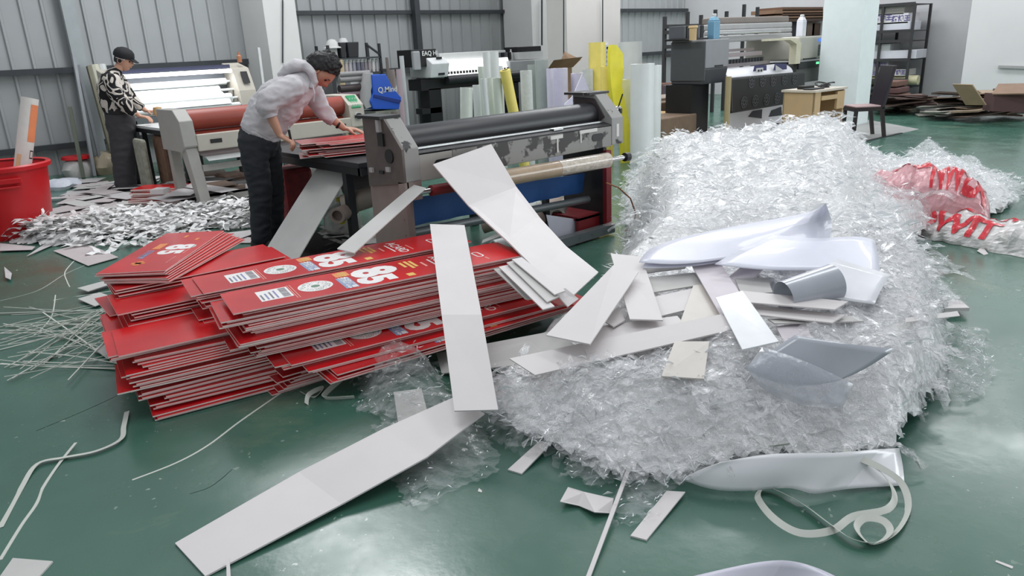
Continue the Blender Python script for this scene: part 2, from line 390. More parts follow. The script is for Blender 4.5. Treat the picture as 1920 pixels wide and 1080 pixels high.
def f(b):
    b.cyl((2.62, 3.78, .685), (4.68, 3.78, .64), .018, n=14, m=0); b.cyl((2.74, 3.78, .68), (2.95, 3.78, .675), .035, n=16, m=2); b.cyl((4.68, 3.78, .64), (4.73, 3.78, .638), .035, n=14, m=1)
part('core_shaft', [CHROME, BLACK, REDP], lam, f, smooth=True)
r1 = MB(); r1.cyl((3.0, 3.78, .675), (4.46, 3.78, .645), .058, n=32); r1.cyl((3.9, 3.78, .657), (4.465, 3.78, .6453), .0595, n=32, m=1)
tag(r1.build('film_roll', [TAN, mat('wrinkled_clear_wrap', (200, 188, 172), .15, var=.2, scale=30, bump=.8, coat=1)], smooth=True), 'shiny tan film roll mounted under the front panel of the black-rollered laminator', 'film roll')
b = MB(); b.tube([atz(1137, 343, .5)]+[aty(x, y, 3.7) for x, y in ((1160, 352), (1182, 372), (1192, 400), (1188, 420), (1172, 434))], .006, 8)
tag(b.build('cable', mat('brown_cable', (140, 84, 50), .5)), 'thin brown cable looping out from the right leg of the front laminator', 'cable')

# ============================================================ second laminator, red roller
lb = thing('laminator', 'cream laminating machine with long red roller behind the man in the hoodie', 'laminating machine', (2.62, 8.0, 0))
cp = [(7.75,.72),(7.78,.97),(7.92,1.08),(8.4,1.08),(8.4,.66),(7.85,.66)]
part('end_cap', MACH, lb, lambda b: b.prism(cp, 2.62, 2.76), bevel=.008)
part('end_cap', MACHC, lb, lambda b: b.prism(cp, 4.56, 4.76), bevel=.008)
def f(b):
    b.hexa([(4.60,7.775,.93),(4.72,7.775,.93),(4.72,7.90,1.062),(4.60,7.90,1.062)], [(4.60,7.765,.94),(4.72,7.765,.94),(4.72,7.89,1.075),(4.60,7.89,1.075)], 0)
    for i in range(3):
        for j in range(3): b.box(4.615+.035*i, 4.635+.035*i, 7.775+.035*j, 7.785+.035*j, .955+.036*j, .975+.036*j, 1)
part('control_panel', [mat('green_panel', (42, 142, 92), .4), mat('pale_green_key', (170, 215, 190), .4)], lb, f)
def f(b):
    b.cyl((4.66, 7.76, .84), (4.66, 7.72, .84), .035, m=0); b.cyl((4.66, 7.745, .84), (4.66, 7.765, .84), .045, m=1)
part('knob', [BLACK, WHITE], lb, f, smooth=True)
part('roller', RUBR, lb, lambda b: b.cyl((2.76, 7.96, .965), (4.56, 7.96, .965), .105, n=36), smooth=True)
part('roller', RUBR, lb, lambda b: b.cyl((2.76, 7.99, .77), (4.56, 7.99, .77), .085, n=28), smooth=True)
part('front_panel', MACHC, lb, lambda b: b.box(2.76, 4.56, 7.75, 7.80, .66, .83), bevel=.01)
for xx in (2.95, 4.42): part('hand_slot', BLACK, lb, lambda b: b.box(xx-.06, xx+.06, 7.742, 7.75, .73, .77))
def legp(x):
    def f(b):
        b.hexa([(x,7.62,.0),(x+.1,7.62,.0),(x+.1,7.72,.0),(x,7.72,.0)], [(x-.02,7.78,.70),(x+.1,7.78,.70),(x+.1,7.95,.70),(x-.02,7.95,.70)]); b.box(x, x+.1, 8.3, 8.4, 0, .7)
        b.box(x+.02, x+.08, 7.7, 8.35, .08, .14)
    part('leg', MACH, lb, f, bevel=.006)
legp(2.66); legp(4.62)
part('crossbar', MACH, lb, lambda b: b.box(2.76, 4.62, 7.72, 7.78, .46, .52)); part('crossbar', MACH, lb, lambda b: b.box(2.76, 4.62, 7.68, 7.74, .14, .19))
for k in range(3):
    part('catch_tray', mat('silver_sheet', (176, 178, 178), .3, metal=.6), lb, lambda b: b.hexa([(2.8,7.64+.1*k,.565+.02*k),(4.5,7.64+.1*k,.565+.02*k),(4.5,7.72+.1*k,.60+.02*k),(2.8,7.72+.1*k,.60+.02*k)], [(2.8,7.64+.1*k,.57+.02*k),(4.5,7.64+.1*k,.57+.02*k),(4.5,7.72+.1*k,.605+.02*k),(2.8,7.72+.1*k,.605+.02*k)]))
b = MB(); b.hexa([(2.9,8.6,.95),(4.5,8.6,.95),(4.4,9.3,.95),(2.9,9.3,.95)],[(2.9,8.6,.975),(4.5,8.6,.975),(4.4,9.3,.975),(2.9,9.3,.975)]); 
for x in (2.95, 4.35):
    for y in (8.65, 9.2): b.box(x, x+.05, y, y+.05, 0, .95)
tag(b.build('feed_table', GREYA), 'low silver feed table standing behind the red-rollered laminator', 'table')

# ============================================================ lit laminator at the back
GLOW = mat('lamp_tube_glow', (255, 255, 255), .4, emit=(240, 246, 255), strength=4)
lc = thing('laminator', 'lit laminating machine with white rolls and a bright light tube beyond the patterned jumper', 'laminating machine', (2.9, 11.2, 0))
X1 = aty(440, 150, 11.2).x; X2 = aty(492, 190, 11.2).x; X0 = aty(222, 150, 11.2).x
cc = [(11.05,.8),(11.1,1.1),(11.25,1.42),(11.6,1.5),(11.6,.8)]
part('end_cap', MACHC, lc, lambda b: b.prism(cc, X1, X2-.12), bevel=.01)
part('end_cap', MACHC, lc, lambda b: b.prism(cc, X0-.15, X0), bevel=.01)
part('control_panel', BLACK, lc, lambda b: b.hexa([(X1+.10,11.12,1.2),(X1+.2,11.12,1.2),(X1+.2,11.2,1.36),(X1+.10,11.2,1.36)],[(X1+.10,11.11,1.2),(X1+.2,11.11,1.2),(X1+.2,11.19,1.37),(X1+.10,11.19,1.37)]))
part('hood', mat('dark_blue_grey', (58, 60, 84), .5), lc, lambda b: b.box(X0, X1, 11.3, 11.5, 1.43, 1.48))
part('light_tube', GLOW, lc, lambda b: b.cyl((X0, 11.28, 1.39), (X1, 11.28, 1.39), .028, n=12), smooth=True)
part('back_plate', mat('grey_back_plate', (120, 124, 130), .5), lc, lambda b: b.box(X0, X1, 11.55, 11.57, .85, 1.36))
for k, (y, z, r, a, c) in enumerate(((11.4, 1.24, .05, 0, .06), (11.3, 1.12, .065, 0, .22), (11.2, 1.0, .075, .1, .1), (11.12, .90, .04, .12, .02))):
    part('roller', ROLLW, lc, lambda b: [b.cyl((X0+a, y, z), (X1-c, y, z), r, n=24), b.cyl((X0, y, z), (X1, y, z), .02, n=10)], smooth=True)
part('draped_sheet', mat('bright_white_sheet', (235, 238, 242), .4), lc, lambda b: b.strip([(X0+.15, 11.36, 1.17), (X0+.15, 11.22, 1.09), (X0+.15, 11.1, .98), (X0+.25, 11.07, .93)], [(X1-.25, 11.36, 1.17), (X1-.2, 11.22, 1.09), (X1-.15, 11.1, .98), (X1-.15, 11.07, .93)], .004))
part('leg', DARK, lc, lambda b: b.box(X0, X0+.1, 11.1, 11.6, 0, .8)); part('leg', DARK, lc, lambda b: b.box(X1, X1+.1, 11.1, 11.6, 0, .8))
part('bottom_beam', GREYA, lc, lambda b: b.box(X0, X1, 11.1, 11.2, .76, .84))
area('laminator_tube_light', ((X0+X1)/2, 11.2, 1.36), ((X0+X1)/2, 11.25, 1.0), 1.4, .05, 9)
b = MB(); pp = aty(449, 112, 11.3); b.lathe((pp.x, pp.y, 1.5), [(0, 0), (.035, 0), (.035, .09), (.018, .11), (.018, .15), (0, .15)], n=14)
tag(b.build('bottle', mat('orange_brown_bottle', (178, 120, 88), .4), smooth=True), 'small orange-brown bottle on top of the lit laminator', 'bottle')

# ============================================================ blue-capped machine and shelf of cans
yb = 9.0
q = thing('film_slitter', 'machine with stacked dark rolls and a bright blue end cover by the corrugated wall', 'machine', (aty(720, 210, yb).x, yb, 0))
BLUEP = mat('bright_blue_cover', (28, 84, 190), .4, var=.04)
pts = [(697, 140), (724, 139), (737, 165), (753, 183), (748, 205), (700, 205), (694, 190), (700, 175)]
def f(b):
    P = [aty(x, y, yb) for x, y in pts]; b.prism([(p.x, p.z) for p in P], yb, yb+.5, 0, axis='y')
part('end_cover', BLUEP, q, f, bevel=.01)
def f(b):
    P = [aty(x, y, yb-.004) for x, y in ((701, 177), (752, 188), (749, 194), (700, 182))]; b.prism([(p.x, p.z) for p in P], yb-.012, yb, 0, axis='y')
part('cover_groove', mat('deep_blue', (14, 44, 120), .5), q, f)
o = aty(727, 168, yb-.006); 
def f(b): add_text(b, 'Q.Mind', .105, o, (1, 0, 0), (0, 0, 1), offset=.002)
part('lettering', WHITE, q, f)
def f(b):
    P = [aty(x, y, yb) for x, y in ((692, 137), (700, 136), (703, 145), (697, 170), (699, 200), (688, 204), (684, 196))]; b.prism([(p.x, p.z) for p in P], yb+.02, yb+.45, 0, axis='y')
part('end_frame', GREYL, q, f)
for k, (py, r, c) in enumerate(((141, .035, 'p'), (151, .04, 'p'), (168, .05, 'd'), (179, .035, 'g'), (189, .06, 'd'), (199, .045, 'p'))):
    mm = {'p': mat('grey_pipe', (136, 134, 134), .4), 'd': mat('dark_roll', (60, 50, 52), .5), 'g': mat('mauve_roll', (150, 130, 138), .5)}[c]
    A_, B_ = aty(636, py-1, yb+.2), aty(692, py-2, yb+.2)
    part('roll', mm, q, lambda b: b.cyl(A_, (B_.x, A_.y, A_.z), r, n=18), smooth=True)
P = aty(736, 206, yb)
part('stand', MACHC, q, lambda b: [b.box(P.x-.25, P.x+.12, yb+.05, yb+.45, P.z-.03, P.z), b.box(P.x-.15, P.x, yb+.1, yb+.4, 0, P.z-.03)])
P = aty(636, 140, yb)
part('stand', DARK, q, lambda b: b.box(P.x-.06, P.x, yb+.1, yb+.4, 0, 1.27))

ys = 11.9
xa, xb = aty(618, 120, ys).x, aty(714, 120, ys).x; zt = aty(660, 108, ys).z; zc = aty(660, 137, ys).z
sh = thing('shelf_rack', 'dark metal shelf holding a row of spray cans beside the first pillar', 'shelf', (xa, ys, 0))
for x in (xa, xb):
    for y in (ys, ys+.4): part('post', DARK, sh, lambda b: b.box(x-.02, x+.02, y-.02, y+.02, 0, zt+.22))
part('brace', DARK, sh, lambda b: b.bar((xb-.25, ys, zt+.2), (xb, ys, zt+.03), .03))
part('post', DARK, sh, lambda b: b.box(xb-.27, xb-.23, ys, ys+.04, zt, zt+.24))
for z in (zt, zc, zc-.35, zc-.7): part('shelf_board', GIRT, sh, lambda b: b.box(xa, xb, ys-.02, ys+.42, z-.03, z))
cans = [(196,180,170),(176,166,160),(170,165,172),(140,140,150),(92,92,110),(88,88,104),(128,122,128),(150,140,144),(188,186,184),(168,166,170)]
for i, c in enumerate(cans):
    x = aty(645+i*7.3, 125, ys).x+.0
    t = thing('spray_can', ['cream can first from the left', 'beige-grey can second from the left', 'pinkish-grey can third from the left', 'grey can fourth from the left', 'dark blue-grey can fifth from the left', 'darkest blue can sixth from the left', 'brown-grey can fourth from the right', 'mauve-grey can third from the right', 'pale can second from the right', 'light grey can at the right end'][i]+' in the row on the wall shelf', 'can', (x, ys+.06, zc), 'spray cans on the wall shelf')
    part('can_body', mat('can_%d' % i, c, .35), t, lambda b: b.lathe((x, ys+.06, zc), [(0, 0), (.030, 0), (.030, .17), (.018, .19), (0, .19)], n=14), smooth=True)
    part('cap', WHITE, t, lambda b: b.lathe((x, ys+.06, zc+.17), [(.026, 0), (.024, .05), (0, .055)], n=14), smooth=True)
P = aty(628, 100, ys)
b = MB(); b.lathe((P.x+.02, ys+.1, zt+.17), [(.16, 0), (.15, .02), (.115, .03), (.10, .09), (.06, .14), (0, .155)], n=24)
b.box(P.x-.06, P.x+.08, ys+.05, ys+.2, zt, zt+.17)
tag(b.build('hard_hat', mat('dusty_white_plastic', (196, 196, 194), .5), smooth=True), 'white hard hat on a stand on top of the spray can shelf', 'hard hat')
for (a0, a1, t0, c, lb_) in ((640, 648, 84, (40,40,44), 'narrow black box between hard hat and roll on top shelf'), (654, 672, 84, (36, 38, 42), 'wide black tub on top of the spray can shelf')):
    xa_, xb_ = aty(a0, 100, ys).x, aty(a1, 100, ys).x
    b = MB(); b.hexa([(xa_,ys,zt),(xb_,ys,zt),(xb_,ys+.25,zt),(xa_,ys+.25,zt)], [(xa_-.02,ys-.02,zt+.26),(xb_+.02,ys-.02,zt+.26),(xb_+.02,ys+.27,zt+.26),(xa_-.02,ys+.27,zt+.26)])
    tag(b.build('storage_tub', mat('tub_black', c, .5), bevel=.01), lb_, 'box')
P = aty(651, 88, ys)
b = MB(); b.lathe((P.x, ys+.12, zt), [(0, 0), (.03, 0), (.05, .1), (.02, .16), (.09, .26), (.06, .33), (0, .34)], n=12); tag(b.build('wrapped_roll', mat('crumpled_white', (190, 190, 190), .5), smooth=True), 'crumpled whitish bundle between the black tubs on the can shelf', 'bundle')

# ============================================================ printer under the wall (left one)
ye = 11.3
E0 = aty(780, 92, ye); xe = lambda px, py=150: aty(px, py, ye).x
ze = lambda px, py: aty(px, py, ye).z
pe = thing('wide_format_printer', 'white and black wide printer in front of the corrugated wall, behind white rolls', 'printer', (xe(800), ye, 0))
part('control_box', BLACK, pe, lambda b: b.box(xe(778), xe(825), ye+.05, ye+.5, ze(800, 125), ze(800, 92)), bevel=.01)
o = Vector((xe(808, 100), ye+.035, ze(808, 100)))
part('lettering', WHITE, pe, lambda b: add_text(b, 'EAQ HI', .11, o, (1, 0, 0), (0, 0, 1), offset=.003))
part('phone_handset', mat('grey_handset', (150, 152, 154), .4), pe, lambda b: b.box(xe(776), xe(789), ye-.05, ye+.03, ze(780, 132), ze(780, 96)), bevel=.02)
P0_, P1_ = aty(798, 109, ye), aty(836, 144, ye)
part('side_housing', mat('printer_white', (216, 218, 218), .4), pe, lambda b: b.prism([(ye-.05, P1_.z), (ye-.12, P1_.z+.25), (ye+.05, P0_.z), (ye+.6, P0_.z), (ye+.6, P1_.z)], P0_.x+.05, P1_.x+.02), bevel=.015)
part('latch', BLACK, pe, lambda b: [b.box(P1_.x-.22, P1_.x-.08, ye-.08, ye-.06, P1_.z+.04, P1_.z+.08), b.box(P0_.x+.22, P0_.x+.34, ye-.04, ye-.02, P1_.z+.32, P1_.z+.36)])
zz = P1_.z
def f(b):
    b.prism([(ye+.02, zz+.02), (ye+.10, zz+.28), (ye+.12, zz+.28), (ye+.12, zz)], P1_.x, xe(960))
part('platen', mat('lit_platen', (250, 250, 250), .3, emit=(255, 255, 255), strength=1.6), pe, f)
part('cover', WHITE, pe, lambda b: b.box(P1_.x, xe(960), ye+.15, ye+.55, zz+.20, zz+.42), bevel=.01)
def f(b):
    for i in range(22): x = P1_.x+.06+i*.075; b.box(x, x+.035, ye-.0, ye+.03, zz+.04, zz+.09)
part('pinch_rollers', BLACK, pe, f)
part('roller', DARK, pe, lambda b: b.cyl((P1_.x, ye-.02, zz-.06), (xe(975), ye-.02, zz-.06), .08, n=20), smooth=True)
part('beam', BLACK, pe, lambda b: b.box(xe(795), xe(1000), ye+.1, ye+.5, zz-.22, zz-.02))
for px in (822, 970):
    part('stand_leg', BLACK, pe, lambda b: [b.box(xe(px)-.16, xe(px)+.12, ye+.1, ye+.4, 0.05, zz-.2), b.box(xe(px)-.2, xe(px)+.16, ye-.35, ye+.6, .0, .08), b.box(xe(px)-.35, xe(px)+.1, ye+.1, ye+.3, .42, .52)])
part('side_housing', mat('printer_grey', (170, 172, 174), .4), pe, lambda b: b.box(xe(955), xe(1030), ye-.05, ye+.55, zz-.1, ze(990, 112)), bevel=.02)
part('ink_cover', BLACK, pe, lambda b: b.box(xe(978), xe(1023), ye+.1, ye+.5, ze(990, 97), ze(990, 87)), bevel=.01)
part('ink_tray', WHITE, pe, lambda b: b.box(xe(978), xe(1023), ye+.05, ye+.5, ze(990, 111), ze(990, 97)))
for i in range(5):
    x = xe(937+i*6.5); part('ink_tank', BLACK if i % 2 == 0 else mat('grey_tank', (90, 90, 96), .4), pe, lambda b: b.box(x, x+.06, ye+.1, ye+.3, ze(950, 112), ze(950, 98)), bevel=.005)
P = aty(971, 111, ye); b = MB(); b.lathe((P.x, ye+.2, ze(990,112)), [(0, 0), (.045, 0), (.045, .14), (.015, .18), (.015, .22), (0, .22)], n=14)
tag(b.build('bottle', WHITE, smooth=True), 'white squeeze bottle standing on the right end of the wall printer', 'bottle')

# ============================================================ big printer at the right
yf = 6.2
xf = lambda px, py=120: aty(px, py, yf).x
zf = lambda px, py: aty(px, py, yf).z
pf = thing('wide_format_printer', 'large grey wide printer with white print and black fan panel beside the right pillar', 'printer', (xf(1320), yf, 0))
DG = mat('charcoal_plastic', (74, 76, 80), .45, var=.05); MG = mat('mid_grey_plastic', (142, 144, 148), .4, var=.04); LG = mat('printer_light_grey', (176, 174, 164), .4, var=.04)
xl = xf(1322); xr = xf(1366)
zt1, zt2, zt3 = zf(1330, 74), zf(1330, 128), zf(1330, 158)
yd = atx(1259, 100, xl).y
def f(b):
    b.box(xl, xr, yf, yd, zt2, zt1, 0)
    b.box(xl-.02, xl, yf-.01, yd, zt3+.05, zt1-.02, 1)
part('side_housing', [MG, DG], pf, f, bevel=.025)
part('lower_housing', DG, pf, lambda b: b.hexa([(xl,yf+.05,zt3),(xr,yf+.05,zt3),(xr,yd,zt3),(xl,yd,zt3)], [(xl-.02,yf,zt2),(xr,yf,zt2),(xr,yd,zt2),(xl-.02,yd,zt2)]), bevel=.02)
part('latch', BLACK, pf, lambda b: b.box(xf(1340), xf(1355), yf-.01, yf, zf(1345, 125), zf(1345, 122)))
part('stand_leg', BLACK, pf, lambda b: [b.box(xl-.1, xl+.35, yf+.15, yf+.6, 0, zt3), b.box(xl-.3, xl, yf+.2, yf+.6, 0, .25)])
# gantry
def f(b):
    for py0, py1, dy, pa in ((43, 54, .75, 1347), (54, 63, .6, 1350), (64, 76, .35, 1352)): b.box(aty(pa, py0, yf+dy).x, aty(1486, py0, yf+dy).x, yf+dy, yf+dy+.3, aty(1420, py1, yf+dy).z, aty(1420, py0, yf+dy).z)
part('gantry_cover', GREYL, pf, f, bevel=.02)
part('gantry_top', mat('taupe_cover', (128, 120, 114), .5), pf, lambda b: b.box(aty(1346, 36, yf+.8).x, aty(1480, 36, yf+.8).x, yf+.8, yf+1.1, aty(1420, 43, yf+.8).z, aty(1420, 31, yf+.8).z), bevel=.02)
part('rail', CHROME, pf, lambda b: b.cyl((xr, yf+.3, zf(1420, 60)), (xf(1490), yf+.3, zf(1420, 60)), .025, n=10), smooth=True)
part('carriage_rail', mat('pinkish_metal', (176, 164, 166), .35, metal=.5), pf, lambda b: [b.box(xr, xf(1465), yf+.35, yf+.4, zf(1400, 107), zf(1400, 99)), b.box(xr, xf(1465), yf+.5, yf+.55, zf(1400, 97), zf(1400, 92))])
def f(b):
    n = 16; x0, x1 = xr+.05, xf(1462)
    for i in range(n): x = x0+(x1-x0)*i/n; b.box(x, x+.07, yf+.28, yf+.33, zf(1400, 119), zf(1400, 111))
part('pinch_rollers', DARK, pf, f)
part('platen', mat('platen_metal', (160, 152, 154), .3, metal=.6), pf, lambda b: b.box(xr, xf(1475), yf+.3, yf+.6, zf(1400, 126), zf(1400, 119)))
# white print hanging over the front
zp = zf(1400, 130)
def f(b):
    n = 10; L = []; Rr = []
    for i in range(n+1):
        a = pi/2*i/n; L.append((xr+.02, yf+.26-.26*sin(a)-.0, zp-.14+.16*cos(a))); Rr.append((xf(1488), yf+.26-.26*sin(a), zp-.14+.16*cos(a)))
    L += [(xr+.02, yf, zp-.3), (xr+.02, yf, .12)]; Rr += [(xf(1488), yf, zp-.3), (xf(1488), yf, .12)]
    b.strip(L, Rr, .004, nrm=Vector((0, -1, .3)))
part('printed_sheet', mat('print_paper', (232, 232, 236), .4, var=.01), pf, f)
NAVY = mat('navy_ink', (52, 52, 98), .4); INK = mat('dark_ink', (40, 40, 48), .4)
def f(b):
    for (a0, a1, t0, t1) in ((1412, 1437, 122, 134), (1450, 1475, 119, 132)):
        A = [aty(a0, t1, yf-.005), aty(a1, t1-2, yf-.005), aty(a1, t0, yf-.005), aty(a0+3, t0, yf-.005)]; b.prism([(p.x, p.z) for p in A], yf-.008, yf-.003, 0, axis='y')
    for (a0, a1, t0, t1) in ((1417, 1430, 128, 136), ):
        b.box(xf(a0), xf(a1), yf-.014, yf-.008, zf(a0, t1), zf(a0, t0), 1)
        b.box(xf(a0+3), xf(a0+6), yf-.018, yf-.014, zf(a0, 135), zf(a0, 131), 2); b.box(xf(a0+8), xf(a0+11), yf-.018, yf-.014, zf(a0, 135), zf(a0, 131), 2)
    A = [aty(1453, 133, yf), aty(1468, 132, yf), aty(1453, 122, yf)]; b.prism([(p.x, p.z) for p in A], yf-.014, yf-.008, 1, axis='y')
    for (pp) in (((1402, 219), (1411, 208), (1428, 205), (1427, 222)), ((1441, 219), (1446, 207), (1464, 200), (1465, 216))):
        A = [aty(x, y, yf) for x, y in pp]; b.prism([(p.x, p.z) for p in A], yf-.012, yf-.006, 2, axis='y')
part('printed_pattern', [NAVY, WHITE, INK], pf, f)
# black fan panel
A = [aty(x, y, yf-.25) for x, y in ((1371, 146), (1511, 134), (1509, 190), (1372, 213))]
part('fan_panel', BLACK, pf, lambda b: b.prism([(p.x, p.z) for p in A], yf-.25, yf-.17, axis='y'), bevel=.03)
fr = random.Random(3)
FG = mat('fan_grille', (78, 80, 82), .5)
for (cx, cy) in [(1409, 154), (1430, 152), (1450, 151), (1471, 149), (1490, 148), (1395, 192), (1416, 189), (1437, 187), (1457, 184), (1477, 182), (1496, 180)]:
    def f(b):
        o = aty(cx, cy, yf-.252); 
        for k in range(8):
            a = k*pi/4; b.bar(o+Vector((cos(a)*.02, 0, sin(a)*.02)), o+Vector((cos(a+.3)*.085, -.002, sin(a+.3)*.085)), .012, .004, up=(0,1,0))
        b.lathe(o, [(.085, 0), (.085, .004), (.075, .004), (.075, 0)], n=16, axis=(0, -1, 0)); b.lathe(o, [(.045, 0), (.045, .004), (.037, .004), (.037, 0)], n=16, axis=(0, -1, 0))
    part('fan', FG, pf, f)
part('sticker', WHITE, pf, lambda b: b.box(xf(1500), xf(1506), yf-.256, yf-.25, zf(1503, 183), zf(1503, 178)))
# right tower
xq0, xq1 = xf(1488), xf(1541); zq = zf(1515, 68); zq1 = zf(1515, 154)
part('side_housing', LG, pf, lambda b: b.box(xq0+.15, xq1, yf, yf+1.0, zf(1515, 112), zq), bevel=.03)
part('arch', mat('cream_arch', (206, 202, 176), .4), pf, lambda b: b.prism([(xq0-.9, zf(1440, 73)), (xq0-.15, zf(1440, 73)), (xq0+.18, zf(1440, 84)), (xq0+.18, zf(1440, 125)), (xq0+.02, zf(1440, 125)), (xq0+.02, zf(1440, 86)), (xq0-.2, zf(1440, 77)), (xq0-.9, zf(1440, 77))], yf-.02, yf+.1, axis='y'))
part('lower_housing', mat('olive_grey_plastic', (84, 88, 84), .5), pf, lambda b: b.box(xf(1497), xq1, yf+.02, yf+.9, zq1, zf(1515, 118)), bevel=.02)
part('recess', BLACK, pf, lambda b: [b.box(xf(1497), xf(1535), yf-.01, yf+.02, zf(1515, 128), zf(1515, 115)), b.box(xf(1505), xf(1528), yf-.02, yf, zf(1515, 111), zf(1515, 109))])
part('control_screen', mat('screen_blue', (70, 110, 210), .3, emit=(70, 120, 220), strength=.8), pf, lambda b: b.box(xf(1531), xf(1539), yf-.012, yf, zf(1535, 78), zf(1535, 72)))
def f(b):
    for i in range(7): b.box(xf(1532), xf(1534.5), yf-.012, yf, zf(1535, 84+i*3+2), zf(1535, 84+i*3)); b.box(xf(1536), xf(1538.5), yf-.012, yf, zf(1535, 84+i*3+2), zf(1535, 84+i*3))
part('buttons', INK, pf, f)
part('status_light', mat('green_led', (90, 230, 130), .3, emit=(90, 240, 140), strength=2), pf, lambda b: b.box(xf(1529), xf(1534), yf-.012, yf, zf(1530, 120), zf(1530, 116)))
part('stand_leg', BLACK, pf, lambda b: [b.box(xf(1488)-.2, xf(1488), yf+.1, yf+.6, 0, zq1)])
# tube beside the panel, tools on top
b = MB(); P = aty(1366, 150, yf-.3); b.cyl((P.x, P.y, 0), (P.x, P.y, zf(1366, 140)), .042, n=18); tag(b.build('cardboard_tube', mat('tan_tube', (164, 148, 112), .6), smooth=True), 'tall tan cardboard tube standing at the left edge of the fan panel', 'tube')
for px0, w_, c, nm, lb_ in ((1338, .16, (112, 158, 184), 'solvent_jug', 'blue jug standing on the left housing of the big printer'), (1502, .14, (226, 228, 236), 'bottle', 'tall white bottle standing on the right housing of the big printer')):
    z0 = zt1 if px0 < 1400 else zq; X = xf(px0 if px0 < 1400 else 1501, 70)
    b = MB(); y0 = yf+.3
    X = aty(px0, 60, y0).x
    b.box(X-w_/2, X+w_/2, y0-.06, y0+.06, z0, z0+.26); b.hexa([(X-w_/2,y0-.06,z0+.26),(X+w_/2,y0-.06,z0+.26),(X+w_/2,y0+.06,z0+.26),(X-w_/2,y0+.06,z0+.26)], [(X-.04,y0-.03,z0+.32),(X+.04,y0-.03,z0+.32),(X+.04,y0+.03,z0+.32),(X-.04,y0+.03,z0+.32)]); b.cyl((X, y0, z0+.31), (X, y0, z0+.36), .035, n=12, m=1)
    tag(b.build(nm, [mat('jug_%d' % px0, c, .35), WHITE], bevel=.012), lb_, 'jug' if px0 < 1400 else 'bottle')
b = MB(); X = xf(1300, 60)
for i in range(6): b.box(xl-.12+i*.09, xl-.05+i*.09, yf+.3, yf+.55, zt1+.03, zt1+.2, 0 if i % 2 else 1)
b.box(xl-.15, xl+.45, yf+.25, yf+.6, zt1, zt1+.03, 0)
tag(b.build('ink_rack', [BLACK, mat('grey_ink_tank', (84, 86, 92), .4)], bevel=.005), 'black rack of ink tanks on top of the big printer, beside the blue jug', 'ink rack')
b = MB(); b.lathe((xl-.1, yf+.15, zt1+.0), [(0, 0), (.05, 0), (.055, .16), (.07, .17), (.06, .2), (0, .2)], n=12)
tag(b.build('cup', mat('tan_cup', (200, 172, 128), .5), smooth=True), 'tan cup at the left end of the ink rack', 'cup')
# ============================================================ upright rolls
def upright(px0, px1, ptop, y, m, label, name='film_roll', lean=0, core=True, grp='upright rolls behind the front laminator'):
    a, c = aty(px0, ptop, y), aty(px1, ptop, y); r = abs(c.x-a.x)*.5*.80; x = (a.x+c.x)/2; z = max(a.z, .3)
    b = MB(); base = Vector((x+lean, y, 0)); top = Vector((x, y, z)); n = 24
    b.cyl(base, top, r, n=n, caps=False)
    b.cyl(top-Vector((0,0,.06)), top, r*.55, n=n, m=1, caps=False)
    t = (top-base).normalized()
    b.lathe(top, [(r, 0), (r*.55, 0)], n=n, axis=(t.x, t.y, t.z)); b.lathe(top-t*.06, [(r*.5, 0), (0, 0)], n=n, m=1, axis=(t.x, t.y, t.z))
    o = b.build(name, [m, mat('roll_core', (150, 132, 104), .7)], smooth=True); tag(o, label, 'roll', grp); return o
CLEARR = mat('milky_film_roll', (208, 214, 204), .25, var=.05, coat=.5); PALEG = mat('pale_green_roll', (200, 208, 196), .35, var=.04)
TEX = mat('textured_paper_roll', (198, 202, 200), .6, var=.08, scale=40); LILAC = mat('lilac_white_roll', (206, 202, 220), .45)
GREYR = mat('grey_film_roll', (160, 168, 164), .4)
upright(863, 886, 165, 6.6, CLEARR, 'short milky roll, leftmost of the rolls behind the black roller', lean=-.1)
upright(886, 900, 160, 6.9, ROLLW, 'slim white roll between the short milky roll and the tall white ones')
upright(901, 912, 148, 6.5, ROLLW, 'thin bright white roll leaning left of the tall white rolls', lean=.05)
upright(896, 906, 125, 7.4, PALEG, 'thin pale roll standing behind the tall white rolls')
upright(905, 918, 98, 7.0, ROLLW, 'tall white roll, left of the pair that tops the cluster')
upright(917, 934, 97, 7.1, ROLLW, 'tall white roll, right of the pair that tops the cluster')
upright(930, 942, 124, 7.3, ROLLW, 'medium white roll just left of the leaning yellow roll, at the back')
upright(912, 926, 147, 6.7, CLEARR, 'milky roll in front of the tall white pair')
upright(924, 940, 147, 6.5, PALEG, 'pale green roll touching the left side of the leaning yellow roll')
upright(937, 956, 132, 6.4, YELL, 'short glossy yellow roll leaning among the white rolls', lean=.28)
upright(976, 996, 133, 6.6, TEX, 'white roll with textured surface right of the dark gap')
upright(990, 1007, 122, 7.4, GREYR, 'grey-green roll behind the textured white roll')
upright(1004, 1026, 113, 7.1, GREYR, 'wide grey-green roll beside the cardboard box')
upright(1025, 1036, 129, 6.7, LILAC, 'slim lilac roll right of the wide grey-green roll')
upright(1034, 1062, 129, 6.8, LILAC, 'wide lilac-white roll with a cardboard box behind it')
upright(1072, 1092, 138, 6.7, LILAC, 'lilac-white roll behind the pointed paper sheet')
upright(1094, 1110, 130, 6.9, TEX, 'textured white roll just left of the tall yellow rolls')
upright(1106, 1132, 80, 6.9, YELL, 'tallest pale yellow roll in front of the second pillar')
upright(1128, 1147, 125, 6.5, YELL, 'mid-height yellow roll between the two tall yellow ones')
upright(1164, 1199, 79, 7.4, ROLLW, 'tall wide white roll behind the yellow rolls')
upright(1168, 1190, 150, 6.5, mat('yellow_tinted_film', (206, 206, 166), .3), 'yellowish clear roll right of the bright yellow film')
upright(1187, 1222, 121, 5.7, ROLLW, 'large white roll at the right end of the cluster')
upright(1208, 1236, 124, 5.9, ROLLW, 'white roll behind and right of the large white roll')
